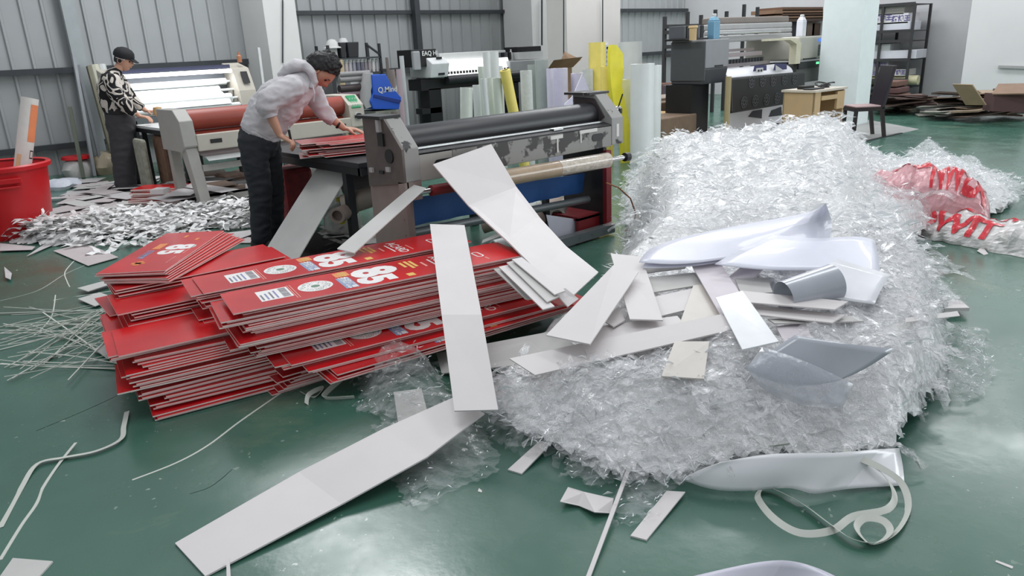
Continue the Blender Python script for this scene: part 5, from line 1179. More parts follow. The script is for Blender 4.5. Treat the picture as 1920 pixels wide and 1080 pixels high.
# curved paper sheets
def curved(name, rows, m, label, th=.0025, cat='paper sheet', group=None, sub=2, rel=False):
    """rows: list of rows of (px,py,z); each row across the sheet"""
    nc = len(rows[0]); b = MB(); V = [[onheap(x, y, z) if rel else atz(x, y, z) for x, y, z in r] for r in rows]; vs = [p for r in V for p in r]; n = len(rows)
    fs = [(i*nc+j, (i+1)*nc+j, (i+1)*nc+j+1, i*nc+j+1) for i in range(n-1) for j in range(nc-1)]
    b.add(vs, fs); o = b.build(name, m, smooth=True); s = o.modifiers.new('sub', 'SUBSURF'); s.levels = sub; s.render_levels = sub; s.boundary_smooth = 'PRESERVE_CORNERS'
    t = o.modifiers.new('thick', 'SOLIDIFY'); t.thickness = th; return tag(o, label, cat, group)
LIL = mat('lilac_liner_paper', (222, 223, 236), .35, var=.04, coat=.3); GRS = mat('grey_film_sheet', (172, 176, 184), .22, var=.06, coat=.5); WGL = mat('glossy_white_sheet', (232, 233, 236), .25, var=.02, coat=.3)
LZ = dict(rel=True)
curved('liner_sheet', [[(1198,492,.12),(1215,462,.13),(1300,440,.16),(1400,420,.14)], [(1280,500,.12),(1320,468,.14),(1400,436,.18),(1460,410,.16)], [(1400,478,.12),(1430,455,.15),(1490,425,.20),(1530,398,.22)], [(1540,470,.12),(1560,445,.14),(1560,410,.20),(1548,380,.36)]], LIL, 'lilac paper sheet curling up at its right corner on top of the heap', **LZ)
curved('liner_sheet', [[(1340,495,.14),(1380,470,.16),(1450,440,.18)], [(1450,510,.14),(1480,478,.18),(1540,450,.19)], [(1560,502,.14),(1590,470,.16),(1610,440,.17)], [(1650,520,.12),(1650,490,.13),(1640,450,.14)]], LIL, 'second lilac sheet, lower and right of the curling one', **LZ)
curved('liner_sheet', [[(1480,540,.11),(1500,515,.13),(1560,482,.15)], [(1560,560,.11),(1580,530,.13),(1620,500,.15)], [(1640,570,.10),(1650,545,.12),(1670,515,.13)]], mat('pale_grey_sheet', (222, 223, 228), .3, coat=.3), 'pale grey sheet beneath the second lilac sheet, by the grey tube', **LZ)
curved('liner_sheet', [[(1205,502,.10),(1218,470,.12)], [(1290,502,.10),(1300,478,.12)], [(1390,484,.11),(1395,462,.12)]], LIL, 'narrow lilac sheet edge at the left of the lilac sheets', **LZ)
b = MB(); c0 = onheap(1562, 530, .15); c1 = onheap(1500, 548, .13); ax = (c1-c0).normalized()
b.cyl(c0, c0+ax*.26, .085, .07, n=32, caps=False); tag(b.build('curled_sheet', GRS, smooth=True), 'dark grey sheet curled into a short open tube right of the boards', 'film sheet')
curved('grey_sheet', [[(1395,690,.12),(1450,655,.16),(1490,628,.20)], [(1450,720,.12),(1500,670,.18),(1560,640,.22)], [(1520,725,.12),(1560,690,.16),(1620,648,.19)], [(1570,715,.12),(1620,695,.14),(1680,654,.16)]], GRS, 'grey film sheet arching over the film in front of the boards', **LZ)
curved('grey_sheet', [[(1400,690,.15),(1430,650,.20)], [(1430,740,.13),(1500,672,.24)], [(1520,765,.12),(1560,700,.20)], [(1580,765,.12),(1600,720,.16)]], film_mat('half_clear_grey_sheet', .35, .75, (206, 210, 218), rough=.1, scale=5), 'half-clear sheet folded down in front of the grey one', **LZ)
curved('white_sheet', [[(1280,900,.03),(1300,885,.08),(1350,868,.12)], [(1345,925,.02),(1370,890,.09),(1430,850,.15)], [(1440,918,.03),(1460,890,.09),(1500,850,.16)], [(1490,912,.04),(1520,890,.09),(1560,850,.15)], [(1525,932,.02),(1570,890,.08),(1610,846,.13)], [(1570,916,.02),(1610,880,.06),(1650,842,.10)], [(1696,910,.01),(1694,875,.04),(1686,840,.06)]], WGL, 'glossy white sheet folded on the floor below the front heap')
curved('white_sheet', [[(1270,1100,.01),(1280,1085,.01)], [(1380,1100,.03),(1400,1056,.08)], [(1440,1100,.05),(1470,1047,.13)], [(1500,1100,.04),(1530,1062,.07)], [(1580,1100,.01),(1570,1082,.01)]], mat('lilac_white_sheet', (214, 212, 226), .35), 'curved lilac-white sheet edge at the bottom of the picture')
# ribbon strips standing on edge
def ribbon(pts, w_, m, label, name='ribbon', th=.0015, tilt=0, cat='strip', grp=None, closed=False):
    P = [atz(x, y, z) for x, y, z in pts]; Q = []
    n = len(P)
    for i in range(n-1):   # catmull-rom
        a, c, d, e = P[max(i-1, 0)], P[i], P[i+1], P[min(i+2, n-1)]
        for k in range(6):
            t = k/6; Q.append(.5*((2*c)+(d-a)*t+(2*a-5*c+4*d-e)*t*t+(3*c-a-3*d+e)*t**3))
    Q.append(P[-1]); L_ = []; R_ = []
    for i, p in enumerate(Q):
        t = (Q[min(i+1, len(Q)-1)]-Q[max(i-1, 0)]).normalized(); s = t.cross(Vector((0, 0, 1))).normalized(); u = (s*cos(tilt)+Vector((0, 0, 1))*sin(tilt))
        o2 = Vector((0, 0, w_/2*abs(sin(tilt)))); L_.append(p-u*w_/2+o2); R_.append(p+u*w_/2+o2)
    b = MB(); b.strip(L_, R_, th, nrm=None if abs(tilt) < 1 else None); return tag(b.build(name, m, smooth=True), label, cat, grp)
RB = mat('matt_white_strip', (206, 208, 200), .5, var=.03)
ribbon([(1560,850,.10),(1640,880,.06),(1676,925,.01),(1664,958,.0),(1600,972,.0),(1560,998,.0),(1500,1003,.0),(1450,975,.0),(1420,935,.0),(1440,918,.01),(1500,945,.012),(1555,985,.012),(1600,1015,.012),(1645,1020,.01),(1668,1000,.01),(1655,980,.02),(1622,975,.02),(1606,992,.01),(1620,1015,.0),(1640,1024,.0),(1680,1000,.0),(1702,955,.0),(1690,910,.03),(1650,880,.07),(1580,850,.10)], .024, RB, 'long looping white strip curled on the floor at the lower right', tilt=.7)
ribbon([(1380,850,.06),(1392,832,.10),(1410,824,.11),(1425,836,.10),(1440,840,.09),(1480,835,.1)], .02, RB, 'short curl of white strip at the upper edge of the folded white sheet', tilt=.9)
ribbon([(566,738,.0),(590,748,.0),(605,730,.0),(580,742,.02),(575,760,.0)], .022, RB, 'small curled white strip under the front corner of the red boards', tilt=.8)
ribbon([(640,715,.0),(612,740,.0),(612,750,.0),(665,748,.0)], .025, RB, 'bent white strip beside the front corner of the red boards', tilt=1.0)
ribbon([(0,990,.0),(40,915,.0),(70,870,.01),(120,858,.01),(180,846,.01),(226,824,.01),(232,800,.01),(238,772,.01)], .022, RB, 'wide bent white strip with a kink at its upper end', tilt=.15, name='foam_strip')
ribbon([(0,1050,.0),(40,985,.0),(68,945,.0),(80,915,.0),(110,870,.004),(142,830,.02)], .013, RB, 'straight white strip crossing under the kinked wide strip', tilt=.1, name='foam_strip')
ribbon([(248,900,.0),(330,868,.0),(390,835,.0),(450,790,.0),(525,738,.0)], .011, RB, 'gently curved strip running down-left from the red boards', tilt=.1, name='foam_strip')
ribbon([(356,926,.0),(390,915,.0),(415,898,.0),(435,880,.0)], .003, RB, 'very thin short curl on the dark green floor', tilt=0, name='foam_strip')
ribbon([(262,722,.0),(170,765,.0),(68,808,.0)], .004, RB, 'thin straight thread left of the kinked strip', tilt=0, name='foam_strip')
ribbon([(0,682,.0),(120,688,.0),(252,692,.01)], .02, RB, 'thickest of the strips spread left of the red stack', tilt=.1, name='foam_strip')
slab('foam_strip', [pz(290,738,.002), pz(283,757,.002)], [pz(302,738,.002), pz(296,757,.002)], .004, BOARDW, 'tiny white offcut below the corner of the left red stack', 'strip')
slab('foam_strip', [pz(1866,1053,.002), pz(1898,1066,.002)], [pz(1868,1050,.002), pz(1900,1062,.002)], .003, BOARDW, 'tiny sliver on the floor at the bottom right', 'strip')
slab('foam_strip', [pz(898,915,.002), pz(904,920,.002)], [pz(896,921,.002), pz(903,923,.002)], .003, BOARDW, 'tiny white chip below the clear film sheet', 'strip')
slab('foam_strip', [pz(1832,470,.01), pz(1845,478,.003)], [pz(1842,462,.01), pz(1853,476,.003)], .003, BOARDW, 'small white tab sticking out under the red-lettered bag', 'strip')
rs = random.Random(5); GS = 'thin offcut strips left of the red stack'
for i in range(44):
    y0 = rs.uniform(570, 715); x0 = rs.uniform(-40, 60); x1 = rs.uniform(190, 262); y1 = 640+rs.uniform(-75, 50) if i % 3 else rs.uniform(560, 600)
    if i % 5 == 0: x0 = rs.uniform(60, 130)
    mx_, my_ = (x0+x1)/2, (y0+y1)/2+rs.uniform(-8, 8)
    ribbon([(x0, y0, .002+i*.0008), (mx_, my_, .002+i*.0008), (x1, y1, .002+i*.0008)], rs.choice((.004, .006, .008)), RB, 'thin white offcut strip strewn among others left of the red stack', name='foam_strip', tilt=.1, grp=GS, th=.003)
for pts, l_ in (([(0,564,.0),(70,545,.0),(120,515,.0),(160,497,.0)], 'long arched strip above the strewn strips at the left edge'), ([(140,488,.0),(122,510,.0),(126,528,.0),(131,538,.0)], 'small bow-shaped strip near the grey scrap boards'), ([(104,553,.0),(98,590,.0),(80,615,.0),(64,628,.0)], 'bent strip standing apart from the strewn strips'), ([(212,545,.02),(150,555,.0),(100,563,.0)], 'strip pointing left from the short white board at the left stack')):
    ribbon(pts, .007, RB, l_, name='foam_strip', tilt=.2)
for k, (pts, z) in enumerate((([(145,540),(212,522),(228,526),(165,546)], .03), ([(146,560),(186,548),(218,558),(178,574)], .02), ([(175,655),(205,640),(262,690),(240,692)], .02))):
    P = [pz(x, y, z) for x, y in pts]; slab('foam_board', [P[0], P[3]], [P[1], P[2]], .005, BOARDG, ['narrow grey-white piece beside the left red stack', 'diamond-shaped grey-white piece beside the left red stack', 'pointed grey-white piece under the left red stack'][k])
# ============================================================ red printed boards
def red_mat():
    m = bpy.data.materials.new('red_print_gloss'); m.use_nodes = True; nt = m.node_tree; N = nt.nodes; Lk = nt.links; b = N['Principled BSDF']
    tc = N.new('ShaderNodeTexCoord'); nz = N.new('ShaderNodeTexNoise'); nz.inputs['Scale'].default_value = 2.5; Lk.new(tc.outputs['Object'], nz.inputs['Vector'])
    r = N.new('ShaderNodeValToRGB'); r.color_ramp.elements[0].position = .35; r.color_ramp.elements[1].position = .7; r.color_ramp.elements[0].color = S(184, 16, 26); r.color_ramp.elements[1].color = S(212, 30, 34)
    Lk.new(nz.outputs['Fac'], r.inputs['Fac']); Lk.new(r.outputs[0], b.inputs['Base Color']); b.inputs['Roughness'].default_value = .24; b.inputs['Specular IOR Level'].default_value = .55; return m
RED = red_mat(); EDGE = mat('pinkish_foam_edge', (236, 196, 192), .6, var=.1, scale=20); EDGW = mat('white_foam_edge', (228, 216, 210), .6, var=.06)
PW = mat('white_ink', (236, 232, 230), .35); PO = mat('orange_ink', (224, 132, 60), .4); PB = mat('blue_ink', (128, 150, 186), .4); PYL = mat('yellow_ink', (226, 180, 90), .4); PPK = mat('pale_pink_ink', (226, 150, 140), .4)
def board_mesh(L_, W_, th, edge):
    me = bpy.data.meshes.new('printed_board'); b = MB(); b.box(-L_/2, L_/2, -W_/2, W_/2, -th, 0)
    me.from_pydata(b.v, [], b.f); me.materials.append(RED); me.materials.append(edge); me.polygons.foreach_set('material_index', [1, 0, 1, 1, 1, 1]); return me
BM = [board_mesh(1.50, .345, .0068, EDGE), board_mesh(1.52, .34, .0062, EDGW), board_mesh(1.46, .33, .0068, EDGE)]
BS = [board_mesh(.92, .40, .0068, EDGE), board_mesh(.95, .38, .0068, EDGW)]
# one print design, local x = up the poster, reading direction = -y
def print_mesh(L_, W_, full=True):
    b = MB(); z = .0008; x0 = -L_/2
    def R_(u0, u1, v0, v1, m, zz=z): b.add([(x0+u0, v0, zz), (x0+u1, v0, zz), (x0+u1, v1, zz), (x0+u0, v1, zz)], [(0, 1, 2, 3)], m)
    s = L_/1.5
    # round emblem
    n = 40; c = (x0+.42*s, 0); rr_ = .085
    b.add([(c[0]+rr_*cos(2*pi*i/n), c[1]+rr_*sin(2*pi*i/n), z) for i in range(n)], [tuple(range(n))], 0)
    rp = random.Random(2)
    for i in range(150):
        a = rp.uniform(0, 2*pi); q = .03+.045*math.sqrt(rp.random()); e = rp.uniform(.0012, .0028); X, Yy = c[0]+q*cos(a), c[1]+q*sin(a)
        b.add([(X-e, Yy-e, z*1.6), (X+e, Yy-e, z*1.6), (X+e, Yy+e, z*1.6), (X-e, Yy+e, z*1.6)], [(0, 1, 2, 3)], 6)
    b.add([(c[0]+.022*cos(2*pi*i/20), c[1]+.022*sin(2*pi*i/20), z*1.7) for i in range(20)], [tuple(range(20))], 7)
    # numerals
    add_text(b, '8', .30*s, (x0+.73*s, .055, z), (0, -1, 0), (1, 0, 0), 0, offset=.016)
    add_text(b, '5', .24*s, (x0+.70*s, -.085, z*1.4), (0, -1, 0), (1, 0, 0), 0, offset=.014)
    R_(.545*s, .62*s, .07, .15, 2)
    add_text(b, '限时', .045, (x0+.583*s, .11, z*1.8), (0, -1, 0), (1, 0, 0), 3, offset=.001)
    R_(.535*s, .60*s, -.14, .05, 4)
    add_text(b, '折扣优惠', .052, (x0+.568*s, -.045, z*1.8), (0, -1, 0), (1, 0, 0), 0, offset=.001)
    for k, (u, v0, v1) in enumerate(((.90, .02, .12), (.93, -.02, .13), (.955, .0, .12))): R_(u*s, (u+.016)*s, v0, v1, 3)
    R_(.86*s, .90*s, -.14, -.09, 3); R_(1.0*s, 1.012*s, -.03, .06, 5)
    add_text(b, 'ACARD', .075, (x0+1.10*s, 0, z), (0, -1, 0), (1, 0, 0), 0, offset=.001); R_(1.05*s, 1.06*s, -.08, .09, 0); R_(1.155*s, 1.162*s, -.1, .02, 5)
    # logo pill near the top
    n = 16; pr = [(x0+1.32*s+.022*cos(a), sx*.03+.022*sin(a)) for sx, a0 in ((1, 0), (-1, pi)) for a in [a0+pi*i/n for i in range(n+1)]]
    b.add([(x, y, z) for x, y in pr], [tuple(range(len(pr)))], 0); pr = [(x0+1.32*s+(x-x0-1.32*s)*.6, y*.85) for x, y in pr]; b.add([(x, y, z*1.5) for x, y in pr], [tuple(range(len(pr)))], 1); R_(1.325*s, 1.335*s, -.12, -.07, 5)
    for k in range(2): R_((.30+.012*k)*s, (.304+.012*k)*s, -.13, .10, 5)
    me = bpy.data.meshes.new('print'); me.from_pydata(b.v, [], b.f)
    for mm in (PW, RED, PO, PYL, PB, PPK, mat('grey_green_ink', (110, 124, 118), .5), mat('green_ink', (92, 128, 108), .5)): me.materials.append(mm)
    me.polygons.foreach_set('material_index', b.m); return me
def sticker_mesh():
    b = MB(); b.box(-.075, .075, -.085, .085, .0004, .0010, 0); rp = random.Random(9); y = -.075
    while y < .07: 
        w_ = rp.choice((.003, .005, .007)); b.add([(.03, y, .0014), (.065, y, .0014), (.065, y+w_, .0014), (.03, y+w_, .0014)], [(0, 1, 2, 3)], 1); y += w_+rp.choice((.003, .005))
    for k in range(4): b.add([(-.065+k*.022, -.07, .0014), (-.056+k*.022, -.07, .0014), (-.056+k*.022, .02+.012*k, .0014), (-.065+k*.022, .02+.012*k, .0014)], [(0, 1, 2, 3)], 2 if k % 2 else 1)
    me = bpy.data.meshes.new('sticker'); me.from_pydata(b.v, [], b.f)
    for mm in (PW, mat('grey_barcode', (110, 108, 118), .5), mat('blue_grey_print', (126, 130, 170), .5)): me.materials.append(mm)
    me.polygons.foreach_set('material_index', b.m); return me
def print_small():
    b = MB(); z = .0008; T = lambda U, V: (-V, -U, z)
    def R_(u0, u1, v0, v1, m): b.add([T(u0, v0), T(u1, v0), T(u1, v1), T(u0, v1)], [(0, 1, 2, 3)], m)
    rd, upd = (-1, 0, 0), (0, -1, 0)
    add_text(b, '8', .22, T(.055, -.06), rd, upd, 0, offset=.012); add_text(b, '5', .18, T(.04, .06), rd, upd, 0, offset=.011)
    R_(-.10, -.05, -.16, -.03, 1); add_text(b, '折扣优惠', .045, T(-.085, .09), rd, upd, 2, offset=.002); R_(-.055, -.02, .24, .32, 1); R_(-.075, 0, .265, .295, 1)
    R_(.135, .141, -.10, .10, 3); R_(.12, .125, .16, .30, 3); R_(.08, .10, -.27, -.22, 1); R_(-.02, 0, -.36, -.30, 1)
    me = bpy.data.meshes.new('print'); me.from_pydata(b.v, [], b.f)
    for mm in (PW, PO, PB, PPK): me.materials.append(mm)
    me.polygons.foreach_set('material_index', b.m); return me
PMESH, SMESH = print_mesh(1.5, .34), sticker_mesh(); PMS = print_small()
def red_board(me, c, ang, label, grp=None, printed=False, tilt=(0, 0), L_=1.5, sticker=True, small=False):
    o = bpy.data.objects.new('printed_board', me); COL.objects.link(o); o.location = c; o.rotation_euler = (tilt[0], tilt[1], ang); tag(o, label, 'board', grp)
    if printed:
        p = bpy.data.objects.new('print', PMS if small else PMESH); COL.objects.link(p); p.parent = o
        if sticker:
            s = bpy.data.objects.new('sticker', SMESH); COL.objects.link(s); s.parent = o; s.location = (-L_/2+.22, 0, 0); s['label'] = 'white barcode sticker'
    return o
rb = random.Random(17)
ONES = ['', 'first', 'second', 'third', 'fourth', 'fifth', 'sixth', 'seventh', 'eighth', 'ninth', 'tenth', 'eleventh', 'twelfth', 'thirteenth', 'fourteenth', 'fifteenth', 'sixteenth', 'seventeenth', 'eighteenth', 'nineteenth']
def ORD(i):
    i += 1
    if i < 20: return ONES[i]+' board down in '
    t = {2: 'twent', 3: 'thirt', 4: 'fort'}[i//10]
    return (t+'ieth' if i % 10 == 0 else t+'y-'+ONES[i % 10])+' board down in '
def stack(px, py, ztop, zbot, n, ang, label, grp, toplab, meshes, L_, W_, jl=.04, jw=.02, ja=.012, shift=(0, 0), anchor='FL', prn=(0,), small=False, sk=True, midlabs=None):
    FLIM = None
    """stack whose top board has its front-left corner at the given pixel"""
    e = Vector((cos(ang), sin(ang), 0)); g = Vector((-sin(ang), cos(ang), 0)); c0 = atz(px, py, ztop)+e*L_/2+g*W_/2
    left = 0; bx = by = ba = 0
    for i in range(n):
        f_ = i/max(1, n-1); z = ztop-(ztop-zbot)*f_
        jj = 0 if i == 0 else 1
        if left == 0: left = rb.choice((1, 2, 3, 4)); bx = rb.uniform(-jl, jl)*1.3; by = rb.uniform(-jw, jw)*1.3; ba = rb.uniform(-ja, ja)
        left -= 1
        c = c0+e*((bx+rb.uniform(-.012, .012))*jj+shift[0]*f_)+g*((by+rb.uniform(-.004, .004))*jj+shift[1]*f_); c.z = z
        lab = toplab if i == 0 else ORD(i)+label
        red_board(meshes[i % len(meshes)] , c, ang+(ba+rb.uniform(-.003, .003))*jj, lab, grp, printed=(i in prn), L_=L_, small=small, sticker=sk)
A1 = math.atan2(-.33, 1.46)
# front upper stack, stack behind it, lower front stack, left stack
stack(437, 588, .45, .205, 29, A1, 'the front upper stack of red boards with the sticker and emblem', 'boards of the front upper red stack', 'top red board of the front stack, with sticker, round emblem and big 85', BM, 1.5, .34, jl=.06, jw=.03, ja=.028, shift=(.06, .01))
stack(382, 550, .445, .02, 40, A1+.03, 'the rear red stack touched by the leaning narrow strip', 'boards of the rear red stack', 'top red board of the rear stack, its 85 touched by the leaning narrow strip', BM, 1.5, .34, jl=.05, jw=.02, ja=.012, shift=(.0, .02))
stack(546, 684, .19, .15, 6, A1+.03, 'the lower front red stack', 'boards of the lower front red stack', 'red board with a sticker sticking out halfway down the front stack', BM, 1.5, .34, jl=.05, jw=.03, ja=.02, shift=(.03, -.01))
stack(530, 706, .09, .008, 13, A1+.10, 'the bottom red pile on the floor in front', 'boards of the bottom red pile', 'top board of the bottom red pile, mostly covered', BM, 1.5, .34, jl=.06, jw=.03, ja=.05, shift=(-.02, -.0))
stack(632, 702, .14, .105, 5, A1+.08, 'the lowest red pile lying on the floor in front', 'lowest red boards on the floor', 'low red board with sticker and speckled round emblem nearest the camera', BM, 1.5, .34, jl=.06, jw=.03, ja=.03, shift=(-.04, .02))
# left stack: boards point away from the camera, seen from their short ends
A2 = math.radians(-14)
stack(222, 668, .30, .01, 34, A2+.05, 'the tall left stack of short red boards', 'boards of the left red stack', 'top board of the lower left red stack, with a small dark mark', BS, .92, .40, jl=.06, jw=.04, ja=.05, shift=(.12, -.10), prn=())
stack(220, 590, .36, .14, 16, A2+.10, 'the rear part of the left red stack', 'boards of the rear left red stack', 'red board topping the rear part of the left stack', BS, .92, .40, jl=.06, jw=.03, ja=.03, shift=(.04, -.02), prn=())
stack(216, 545, .405, .10, 22, A2+.14, 'the small red stack supporting the left bundle', 'boards under the left bundle', 'top red board of the small stack under the left bundle', BS, .92, .40, jl=.05, jw=.03, ja=.05, shift=(.02, -.02), prn=())
# fanned top bundle at the left, its 85 facing up
P0 = [atz(172, 508, .48), atz(318, 512, .48), atz(397, 445, .48), atz(310, 440, .48)]
W2 = (P0[1]-P0[0]).length; d_ = ((P0[2]-P0[1])+(P0[3]-P0[0])).normalized(); A3 = math.atan2(d_.y, d_.x)
ML = [board_mesh(.90, .37, .006, EDGE), board_mesh(.90, .37, .005, EDGW)]
for i in range(8):
    c = atz(245, 510, .48)+d_*.45; g = Vector((-sin(A3), cos(A3), 0)); jj = 0 if i == 0 else 1
    c = c+g*(-.012*i+rb.uniform(-.01, .01)*jj)+d_*(rb.uniform(-.03, .03)*jj); c.z = .48-.0085*i
    red_board(ML[i % 2], c, A3-.02*i*jj, ['topmost board of the left bundle, with a large 85 on its glossy face'][0] if i == 0 else ORD(i)+'the fanned bundle at the left', None if i == 0 else 'fanned boards of the left bundle', printed=(i == 0), L_=1.02, small=True, sticker=False)
# small red stack by the second laminator, boards on the work table
for i in range(12):
    P = atz(308, 384, .01); P = Vector((P.x, P.y, .012+.019*i)); o = red_board(BS[1], P+Vector((rb.uniform(-.04, .04), rb.uniform(-.04, .04), 0)), -.78+rb.uniform(-.15, .15), ORD(11-i)+'the small stack at the foot of the second laminator' if i < 11 else 'topmost board of the small stack at the foot of the second laminator', 'boards of the small stack by the second laminator' if i < 11 else None)
    o.scale = (.60, .8, 2.3)
b = MB(); P = atz(288, 358, .24); b.bar(P, P+Vector((.1, -.11, .0)), .14, .05); tag(b.build('white_block', BOARDW), 'small white block on the small stack at the foot of the second laminator', 'block')
for i in range(16):
    z = .775+i*.0072; a = -.35+rb.uniform(-.10, .10)*(1 if i < 13 else 1.2)
    o = red_board(ML[i % 2] if i % 3 else BM[1], Vector((3.32+rb.uniform(-.05, .05), 5.32+rb.uniform(-.06, .06), z)), a, ORD(15-i)+'the stack on the dark work table' if i < 15 else 'topmost red-faced board under the left hand of the man in the hoodie', 'boards on the dark work table' if i < 15 else None)
    if not (i % 3): o.scale = (.75, 1, 1)
# ============================================================ floor scraps, bags, things under machines
rg = random.Random(23)
GF = mat('dusty_grey_sheet', (192, 188, 188), .6, var=.08); GF2 = mat('dusty_mauve_sheet', (190, 180, 180), .6, var=.06)
flat = [([(100,470),(165,498),(222,482),(160,455)], 'pale square sheet at the left, nearest the camera of the scrap sheets'), ([(50,480),(108,455),(150,430),(130,425)], 'slim pale sheet left of the square one'), ([(0,470),(60,468),(66,462),(0,456)], 'thin sheet edge by the red bin'), ([(70,450),(120,425),(150,430),(80,458)], 'warm white sheet in front of the red bin'),
 ([(95,415),(180,400),(240,378),(150,370)], 'wide dusty sheet between the bin and the jumper wearer'), ([(105,385),(190,360),(250,365),(160,392)], 'dusty sheet above the wide one by the bin'), ([(110,370),(200,345),(240,350),(150,378)], 'dusty sheet nearest the feet of the jumper wearer'), ([(385,470),(470,440),(478,430),(395,440)], 'grey strip of board behind the left red bundle'), ([(400,455),(470,455),(480,446),(402,438)], 'grey board strip ahead of the hoodie man, lower one'), ([(370,432),(466,410),(470,402),(380,416)], 'grey board strip ahead of the hoodie man, upper one'), ([(378,515),(440,500),(448,492),(392,496)], 'small white piece between the two red piles'), ([(10,520),(20,524),(22,512),(8,500)], 'small grey corner piece at the left edge'),
 ([(245,405),(320,396),(318,390),(262,392)], 'thin board just in front of the small red stack'), ([(180,440),(250,432),(270,420),(200,425)], 'sheet under the white shreds, left'), ([(280,430),(360,415),(380,400),(300,410)], 'sheet under the white shreds, right')]
for i, (pts, l_) in enumerate(flat):
    P = [atz(x, y, .012+.004*(i % 4)) for x, y in pts]; b = MB(); b.strip([P[0], P[3]], [P[1], P[2]], .004); tag(b.build('scrap_sheet', GF if i % 2 else GF2), l_, 'sheet')
for i in range(70):
    x, y = rg.uniform(100, 275), rg.uniform(332, 432); P = atz(x, y,   .004+.0008*i); a = rg.uniform(0, pi); L_, W_ = rg.uniform(.25, .6), rg.uniform(.12, .3); e = Vector((cos(a), sin(a), 0)); g = Vector((-sin(a), cos(a), 0))
    b = MB(); b.strip([P-e*L_/2-g*W_/2, P+e*L_/2-g*W_/2], [P-e*L_/2+g*W_/2, P+e*L_/2+g*W_/2], .0015); tag(b.build('scrap_sheet', (GF, GF2, BOARDG)[i % 3]), 'dusty paper sheet on the littered floor between the red bin and the second laminator', 'sheet', 'dusty sheets on the floor at the left')
# white paper shreds
sh_tab = [(85,445,12),(165,440,26),(205,432,34),(250,426,36),(310,420,34),(370,412,30),(420,408,24),(455,412,18)]
def shH(x, y):
    h_ = 0
    for x0, y0, s_ in sh_tab:
        q_ = atz(x0, y0, 0); h_ = max(h_, .16*(s_/36)*math.exp(-(((x-q_.x)**2+(y-q_.y)**2)/.16)))
    return h_
b = MB(); SH = film_mat('white_shreds', .97, 1.0, (242, 241, 240), rough=.5, scale=6)
for i in range(2600):
    k = rg.randrange(len(sh_tab)); x0, y0, s_ = sh_tab[k]; P = atz(x0+rg.gauss(0, 28), y0+rg.gauss(0, s_*.38), 0); hh = .17*math.exp(-((P-atz(x0, y0, 0)).length/.5)**2); P.z = rg.uniform(.01, .02+hh)
    a = rg.uniform(0, 2*pi); n = 4; w_ = rg.uniform(.010, .034); L_ = rg.uniform(.06, .22); c = P; Ls = []; Rs = []; tl = rg.uniform(-.15, .3)
    for j in range(n+1):
        e = Vector((cos(a), sin(a), tl)); s = Vector((-sin(a), cos(a), rg.uniform(-.4, .4))).normalized()*w_; Ls.append(c-s); Rs.append(c+s); c = c+e.normalized()*L_/n; c.z = max(.006, c.z); a += rg.uniform(-.7, .7); tl += rg.uniform(-.45, .3)
    k0 = len(b.v); b.v += [p for pr in zip(Ls, Rs) for p in pr]; b.f += [(k0+2*j, k0+2*j+1, k0+2*j+3, k0+2*j+2) for j in range(n)]; b.m += [0]*n
sheet(b, lambda x, y: shH(x, y) > .03, shH, .6, 4.2, 5.0, 8.4, .035, .07, 61, 0, lift=-.02, big=5)
tag(b.build('paper_shreds', SH, loc=(1.6, 6.8, 0)), 'drift of white paper shreds on the floor behind the red stacks', 'paper shreds', kind='stuff')

# red-lettered bags at the right
BAGP = film_mat('bag_plastic_white', .8, .96, (236, 232, 230), rough=.25, scale=9); BAGK = film_mat('bag_plastic_pink', .72, .95, (236, 172, 178), rough=.25, scale=9); BRED = mat('red_bag_print', (206, 28, 46), .3, coat=.4)
def bag(cx, cy, ax_, L_, W_, Hh, mats, label, seed, letters, rot=0):
    b = MB(); n, m2 = 44, 26; e = Vector((cos(ax_), sin(ax_), 0)); g = Vector((-sin(ax_), cos(ax_), 0)); grid = []
    for j in range(m2+1):
        v = j/m2; row = []
        for i in range(n+1):
            u = i/n; s = 2*u-1; th = pi*v; env = (1-abs(s)**3)**.5 if abs(s) < 1 else 0
            w_ = W_*(.55+.45*env); hh = Hh*(.15+.85*env)
            p = Vector((cx, cy, 0))+e*(s*L_/2)+g*(-cos(th)*w_/2)+Vector((0, 0, sin(th)*hh))
            q = noise.noise(Vector((u*9+seed, v*5, seed)))*.35+crease(u*L_*1.0, v*W_, 9, seed)*.5-.2
            p += (g*-cos(th)+Vector((0, 0, sin(th))))*q*.09*(.4+env); p.z = max(.004, p.z); row.append(p)
        grid.append(row)
    for j in range(m2):
        for i in range(n):
            mm = 0
            if letters(i/n, j/m2): mm = 1
            k = len(b.v); b.v += [grid[j][i], grid[j][i+1], grid[j+1][i+1], grid[j+1][i]]; b.f.append((k, k+1, k+2, k+3)); b.m.append(mm)
    # keep vertices shared for smoothness
    o = b.build('plastic_bag', mats, smooth=False)
    import bmesh
    bm = bmesh.new(); bm.from_mesh(o.data); bmesh.ops.remove_doubles(bm, verts=bm.verts, dist=.0005); bm.to_mesh(o.data); bm.free(); return tag(o, label, 'bag'), grid, e, g
ca = atz(1835, 452, 0)
av = (atz(1930, 478, 0)-atz(1740, 440, 0)); aa = math.atan2(av.y, av.x)
bb, gr_, e_, g_ = bag(ca.x, ca.y+.08, aa, 1.55, .42, .20, [BAGP, BRED, BAGK], 'white plastic bag with big red lettering on the floor at the right edge', 3.1, lambda u, v: False)
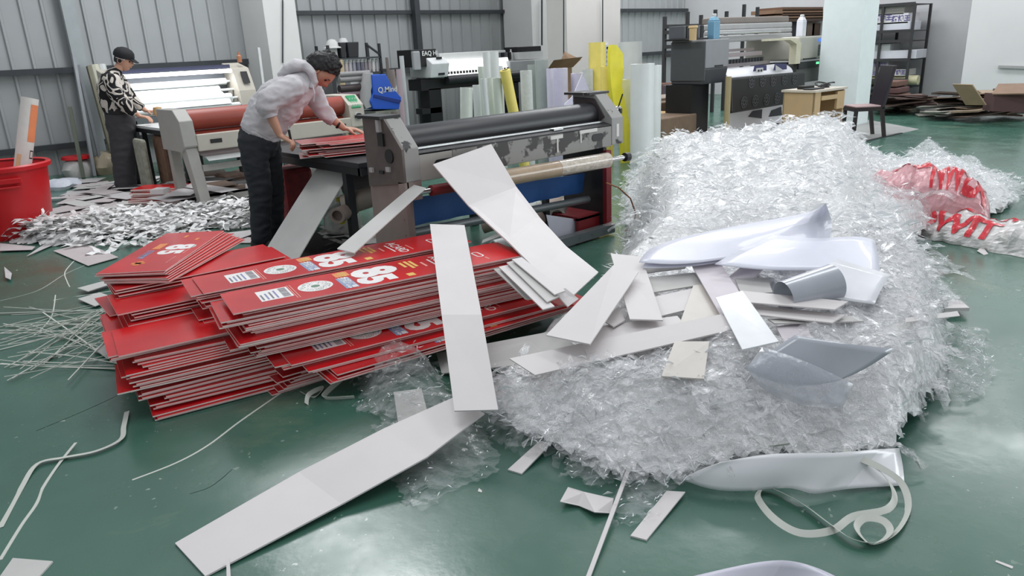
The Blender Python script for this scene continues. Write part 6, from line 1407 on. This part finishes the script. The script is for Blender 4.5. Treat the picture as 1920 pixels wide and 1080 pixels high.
def gp(gr, u, v, off=.008):
    n = len(gr[0])-1; m2 = len(gr)-1; x, y = max(0, min(.999, u))*n, max(0, min(.999, v))*m2; i, j = int(x), int(y); fx, fy = x-i, y-j
    p = gr[j][i]*(1-fx)*(1-fy)+gr[j][i+1]*fx*(1-fy)+gr[j+1][i]*(1-fx)*fy+gr[j+1][i+1]*fx*fy; nn = (gr[j][i+1]-gr[j][i]).cross(gr[j+1][i]-gr[j][i]).normalized()
    if nn.z < 0: nn = -nn
    return p+nn*off
def bag_print(o, gr, body, u0, u1, v0, v1, m=BRED, nm='print'):
    vs, fs = text_mesh(body, 1, .045); xs = [v.x for v in vs]; ys_ = [v.y for v in vs]; bm_ = MB()
    # dense clip: subdivide via small cells of the letters
    X0, X1, Y0, Y1 = min(xs), max(xs), min(ys_), max(ys_)
    import bmesh
    me = bpy.data.meshes.new('t'); me.from_pydata(vs, [], fs); bm = bmesh.new(); bm.from_mesh(me); bmesh.ops.triangulate(bm, faces=bm.faces); 
    for _ in range(3): bmesh.ops.subdivide_edges(bm, edges=[ed for ed in bm.edges if ed.calc_length() > .12], cuts=1, use_grid_fill=False); bmesh.ops.triangulate(bm, faces=bm.faces)
    V = [gp(gr, u0+(v.co.x-X0)/(X1-X0)*(u1-u0), v0+(v.co.y-Y0)/(Y1-Y0)*(v1-v0)) for v in bm.verts]; bm.verts.index_update()
    bm_.add(V, [tuple(v.index for v in f_.verts) for f_ in bm.faces]); bm.free(); bpy.data.meshes.remove(me)
    return bm_.build(nm, m, o)
# orientation: camera side is the v side nearest the camera
near = 0 if (gr_[2][20]-CAM).length < (gr_[-3][20]-CAM).length else 1
def vv(a): return a if near == 0 else 1-a
lr = 1 if proj(gr_[10][40])[0] > proj(gr_[10][4])[0] else 0
def uu(a): return a if lr else 1-a
bag_print(bb, gr_, 'DDWIT', uu(.16), uu(.68), vv(.12), vv(.42)); bag_print(bb, gr_, 'mnxuhtr', uu(.14), uu(.9), vv(.50), vv(.60))
ca = atd(1738, 335, 5.9); 
bb2, gr2, e2, g2 = bag(6.25, 2.05, aa+.5, .95, .55, .50, [BAGK, BRED], 'pink-tinted plastic bag with red lettering stuffed on the right end of the heap', 7.7, lambda u, v: False)
near = 0 if (gr2[2][20]-CAM).length < (gr2[-3][20]-CAM).length else 1; lr = 1 if proj(gr2[10][40])[0] > proj(gr2[10][4])[0] else 0
bag_print(bb2, gr2, 'NWZX', uu(.55), uu(.95), vv(.25), vv(.6)); bag_print(bb2, gr2, 'vsnuav', uu(.25), uu(.6), vv(.45), vv(.56))
b = MB(); 
P = atz(1862, 398, 0); b.lathe(P+Vector((0,0,.03)), [(0, -.03), (.07, -.02), (.085, .03), (.06, .06), (0, .06)], n=7); tag(b.build('paper_wad', BOARDW), 'crumpled white wad on the floor right of the pink bag', 'paper')
b = MB(); P = atz(1800, 392, .05); b.strip([P+Vector((-.1,.08,0)), P+Vector((.0,.1,.04)), P+Vector((.12,.0,-.02))], [P+Vector((-.05,-.1,0)), P+Vector((.04,-.08,.04)), P+Vector((.14,-.12,-.02))], .006); tag(b.build('foam_board', BOARDW), 'bent white piece between the two lettered bags', 'board')

# things under and around the front laminator
def tubeobj(a, c, r, m, l_, nm='film_roll', hollow=True):
    b = MB(); b.cyl(a, c, r, n=24, caps=False); ax = (Vector(c)-Vector(a)).normalized(); b.lathe(a, [(r, 0), (r*.7, 0), (r*.7, .05), (0, .05)], n=24, axis=ax); b.lathe(c, [(r, 0), (0, 0)], n=24, axis=ax)
    return tag(b.build(nm, m, smooth=True), l_, 'roll')
K1 = mat('kraft_roll', (146, 128, 116), .6); K2 = mat('olive_roll', (138, 130, 112), .5); 
tubeobj(atz(905,425,.10), aty(1010,392,4.3), .06, K2, 'olive-grey roll on the floor left of the curved white board')
tubeobj(aty(1000,418,4.15), aty(1042,375,4.7), .075, K1, 'taupe roll lying under the blue cloth panel')
tubeobj(aty(1045,405,4.2), aty(1066,380,4.7), .07, mat('clear_wrapped_roll', (186, 192, 178), .2, coat=.8), 'clear-wrapped roll beside the taupe one under the blue panel')
tubeobj(aty(985,400,4.0), aty(1006,385,4.5), .05, ROLLW, 'white roll end under the blue panel')
tubeobj(pz(925,462,.04), pz(1010,440,.04), .05, ROLLW, 'white roll lying by the foot rail of the front laminator')
b = MB(); A_ = [aty(x, y, 4.02) for x, y in ((1021,402),(1074,410),(1086,442),(1040,452),(1030,440))]; b.prism([(p.x, p.z) for p in A_], 4.0, 4.006, axis='y'); tag(b.build('paper_sheet', LIL), 'pale lilac paper sheet standing on the foot rail of the front laminator', 'paper')
slab('foam_strip', [pz(905,450,.05), pz(935,436,.05)], [pz(903,456,.05), pz(940,442,.05)], .01, BOARDG, 'short white bar under the front laminator', 'strip')
tubeobj(aty(645,385,5.2), aty(715,362,5.0), .085, mat('grey_tan_roll', (134, 124, 114), .5), 'grey-tan roll lying low behind the front laminator leg')
tubeobj(aty(632,405,5.0), aty(660,392,5.2), .06, mat('taupe_core', (120, 106, 98), .6), 'short hollow taupe roll behind the leaning boards')
tubeobj(aty(650,350,5.6), aty(720,335,5.3), .10, mat('mauve_grey_roll', (128, 118, 122), .5), 'mauve-grey roll under the right end of the dark table')
b = MB(); P = atz(655, 462, 0); 
prof = [(0, 0), (.14, .0), (.16, .05), (.15, .14), (.09, .20), (.03, .24), (.025, .27), (0, .27)]
b.lathe((P.x+.1, P.y+.25, .08), prof, n=22); b.lathe((P.x+.1, P.y+.25, .34), [(0, 0), (.03, 0), (.03, .03), (0, .035)], n=14, m=1)
o_ = Vector((P.x+.1, P.y+.25, .17))+(CAM-Vector((P.x, P.y, .2))).normalized()*.165; b.lathe(o_, [(0, .004), (.035, 0)], n=16, m=1, axis=(CAM-o_).normalized())
tag(b.build('plastic_bottle', [film_mat('cloudy_bottle', .5, .8, (206, 206, 200), rough=.2, scale=8), mat('yellow_cap', (204, 190, 48), .4)], smooth=True), 'cloudy plastic jug with yellow cap between the leaning boards', 'jug')
b = MB()
for k in range(40):
    P = atz(rg.uniform(610, 720), rg.uniform(425, 470), rg.uniform(.02, .12)); a = rg.uniform(0, pi); d = Vector((cos(a), sin(a), rg.uniform(-.2, .2)))*rg.uniform(.05, .15); s = Vector((-sin(a), cos(a), rg.uniform(-.5, .5)))*rg.uniform(.02, .05); b.add([P-d-s, P+d-s, P+d*.8+s, P-d+s], [(0, 1, 2, 3)])
tag(b.build('crumpled_wrap', [mat('crumpled_wrap', (190, 188, 184), .3)], loc=(3, 5, 0)), 'crumpled pale wrapping litter around the yellow-capped jug', 'litter', kind='stuff')
# dim clutter under table and second laminator
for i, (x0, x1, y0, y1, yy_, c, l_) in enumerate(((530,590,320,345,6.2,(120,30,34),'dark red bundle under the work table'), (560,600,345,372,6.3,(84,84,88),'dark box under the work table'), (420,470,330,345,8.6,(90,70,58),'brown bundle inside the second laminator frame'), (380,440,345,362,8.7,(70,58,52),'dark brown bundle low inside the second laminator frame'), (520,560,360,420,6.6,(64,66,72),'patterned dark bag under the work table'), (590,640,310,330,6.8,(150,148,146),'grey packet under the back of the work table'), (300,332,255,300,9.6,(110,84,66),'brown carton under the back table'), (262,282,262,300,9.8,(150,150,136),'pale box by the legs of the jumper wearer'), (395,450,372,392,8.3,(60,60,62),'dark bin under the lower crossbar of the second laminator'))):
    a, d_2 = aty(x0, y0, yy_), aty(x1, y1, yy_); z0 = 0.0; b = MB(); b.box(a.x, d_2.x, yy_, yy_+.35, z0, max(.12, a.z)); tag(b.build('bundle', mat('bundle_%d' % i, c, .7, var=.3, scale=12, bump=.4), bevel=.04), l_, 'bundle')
rk2 = random.Random(31)
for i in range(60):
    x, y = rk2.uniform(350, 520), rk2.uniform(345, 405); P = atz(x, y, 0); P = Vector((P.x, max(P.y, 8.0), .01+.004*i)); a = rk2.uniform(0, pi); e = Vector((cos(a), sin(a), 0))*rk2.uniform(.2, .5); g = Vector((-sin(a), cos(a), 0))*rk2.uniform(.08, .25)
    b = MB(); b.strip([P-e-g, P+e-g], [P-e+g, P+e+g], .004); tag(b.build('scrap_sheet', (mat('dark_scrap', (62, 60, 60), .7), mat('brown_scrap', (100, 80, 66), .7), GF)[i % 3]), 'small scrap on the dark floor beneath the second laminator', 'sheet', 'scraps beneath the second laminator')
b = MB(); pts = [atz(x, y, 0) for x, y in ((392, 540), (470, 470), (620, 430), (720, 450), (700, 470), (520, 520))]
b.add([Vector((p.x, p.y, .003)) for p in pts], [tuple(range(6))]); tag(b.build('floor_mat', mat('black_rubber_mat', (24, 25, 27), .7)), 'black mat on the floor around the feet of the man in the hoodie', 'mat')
# heap of packs in a white and red bag by the left wall
for i, (x, y, r, hh, c, l_) in enumerate(((152, 330, .2, .26, (200, 196, 194), 'pale bag with a red lid by the left wall'), (205, 325, .2, .30, (158, 146, 124), 'clear sack of brown stuff behind the jumper wearer'), (120, 352, .22, .12, (206, 210, 220), 'flat bluish white bag on the floor by the wall'))):
    P = atz(x, y, 0); b = MB(); n = 30; prof = [(0, 0), (r, 0), (r*1.08, hh*.4), (r*.9, hh*.8), (r*.5, hh), (0, hh*1.02)]; b.lathe((P.x, P.y, .0), prof, n=n)
    for k in range(len(b.v)): q = b.v[k]; b.v[k] = Vector((q.x+.05*noise.noise(q*6), q.y+.05*noise.noise(q*6+Vector((5,5,5))), max(0, q.z+.04*noise.noise(q*5))))
    if i == 0: b.lathe((P.x, P.y, hh-.02), [(r*.7, 0), (r*1.05, .02), (r*1.0, .06), (0, .08)], n=20, m=1)
    tag(b.build('plastic_bag', [mat('sack_%d' % i, c, .4, bump=.5, scale=9), REDB], smooth=True), l_, 'bag')

# ============================================================ a label of its own for each loose sheet: its place from the left
TENS = {2: 'twent', 3: 'thirt', 4: 'fort', 5: 'fift', 6: 'sixt', 7: 'sevent'}
def place(k):
    if k < 20: return ONES[k]
    return TENS[k//10]+('ieth' if k % 10 == 0 else 'y-'+ONES[k % 10])
for grp, body_ in (('thin offcut strips left of the red stack', 'of the thin strips strewn beside the red stack'), ('flattened cardboard heaped on the floor at the right edge', 'of the cardboard sheets heaped at the right edge'),
                   ('cardboard scraps beside the right rack', 'of the cardboard scraps at the foot of the right rack'), ('pale sheets at the left end of the cardboard heap', 'of the pale sheets ending the cardboard heap'),
                   ('dusty sheets on the floor at the left', 'of the dusty floor sheets beyond the red bin'), ('scraps beneath the second laminator', 'of the scraps beneath the second laminator')):
    its = sorted((o for o in bpy.data.objects if o.get('group') == grp), key=lambda o: proj(o.location)[0])
    for k, o in enumerate(its): o['label'] = place(k+1)+' from the left '+body_
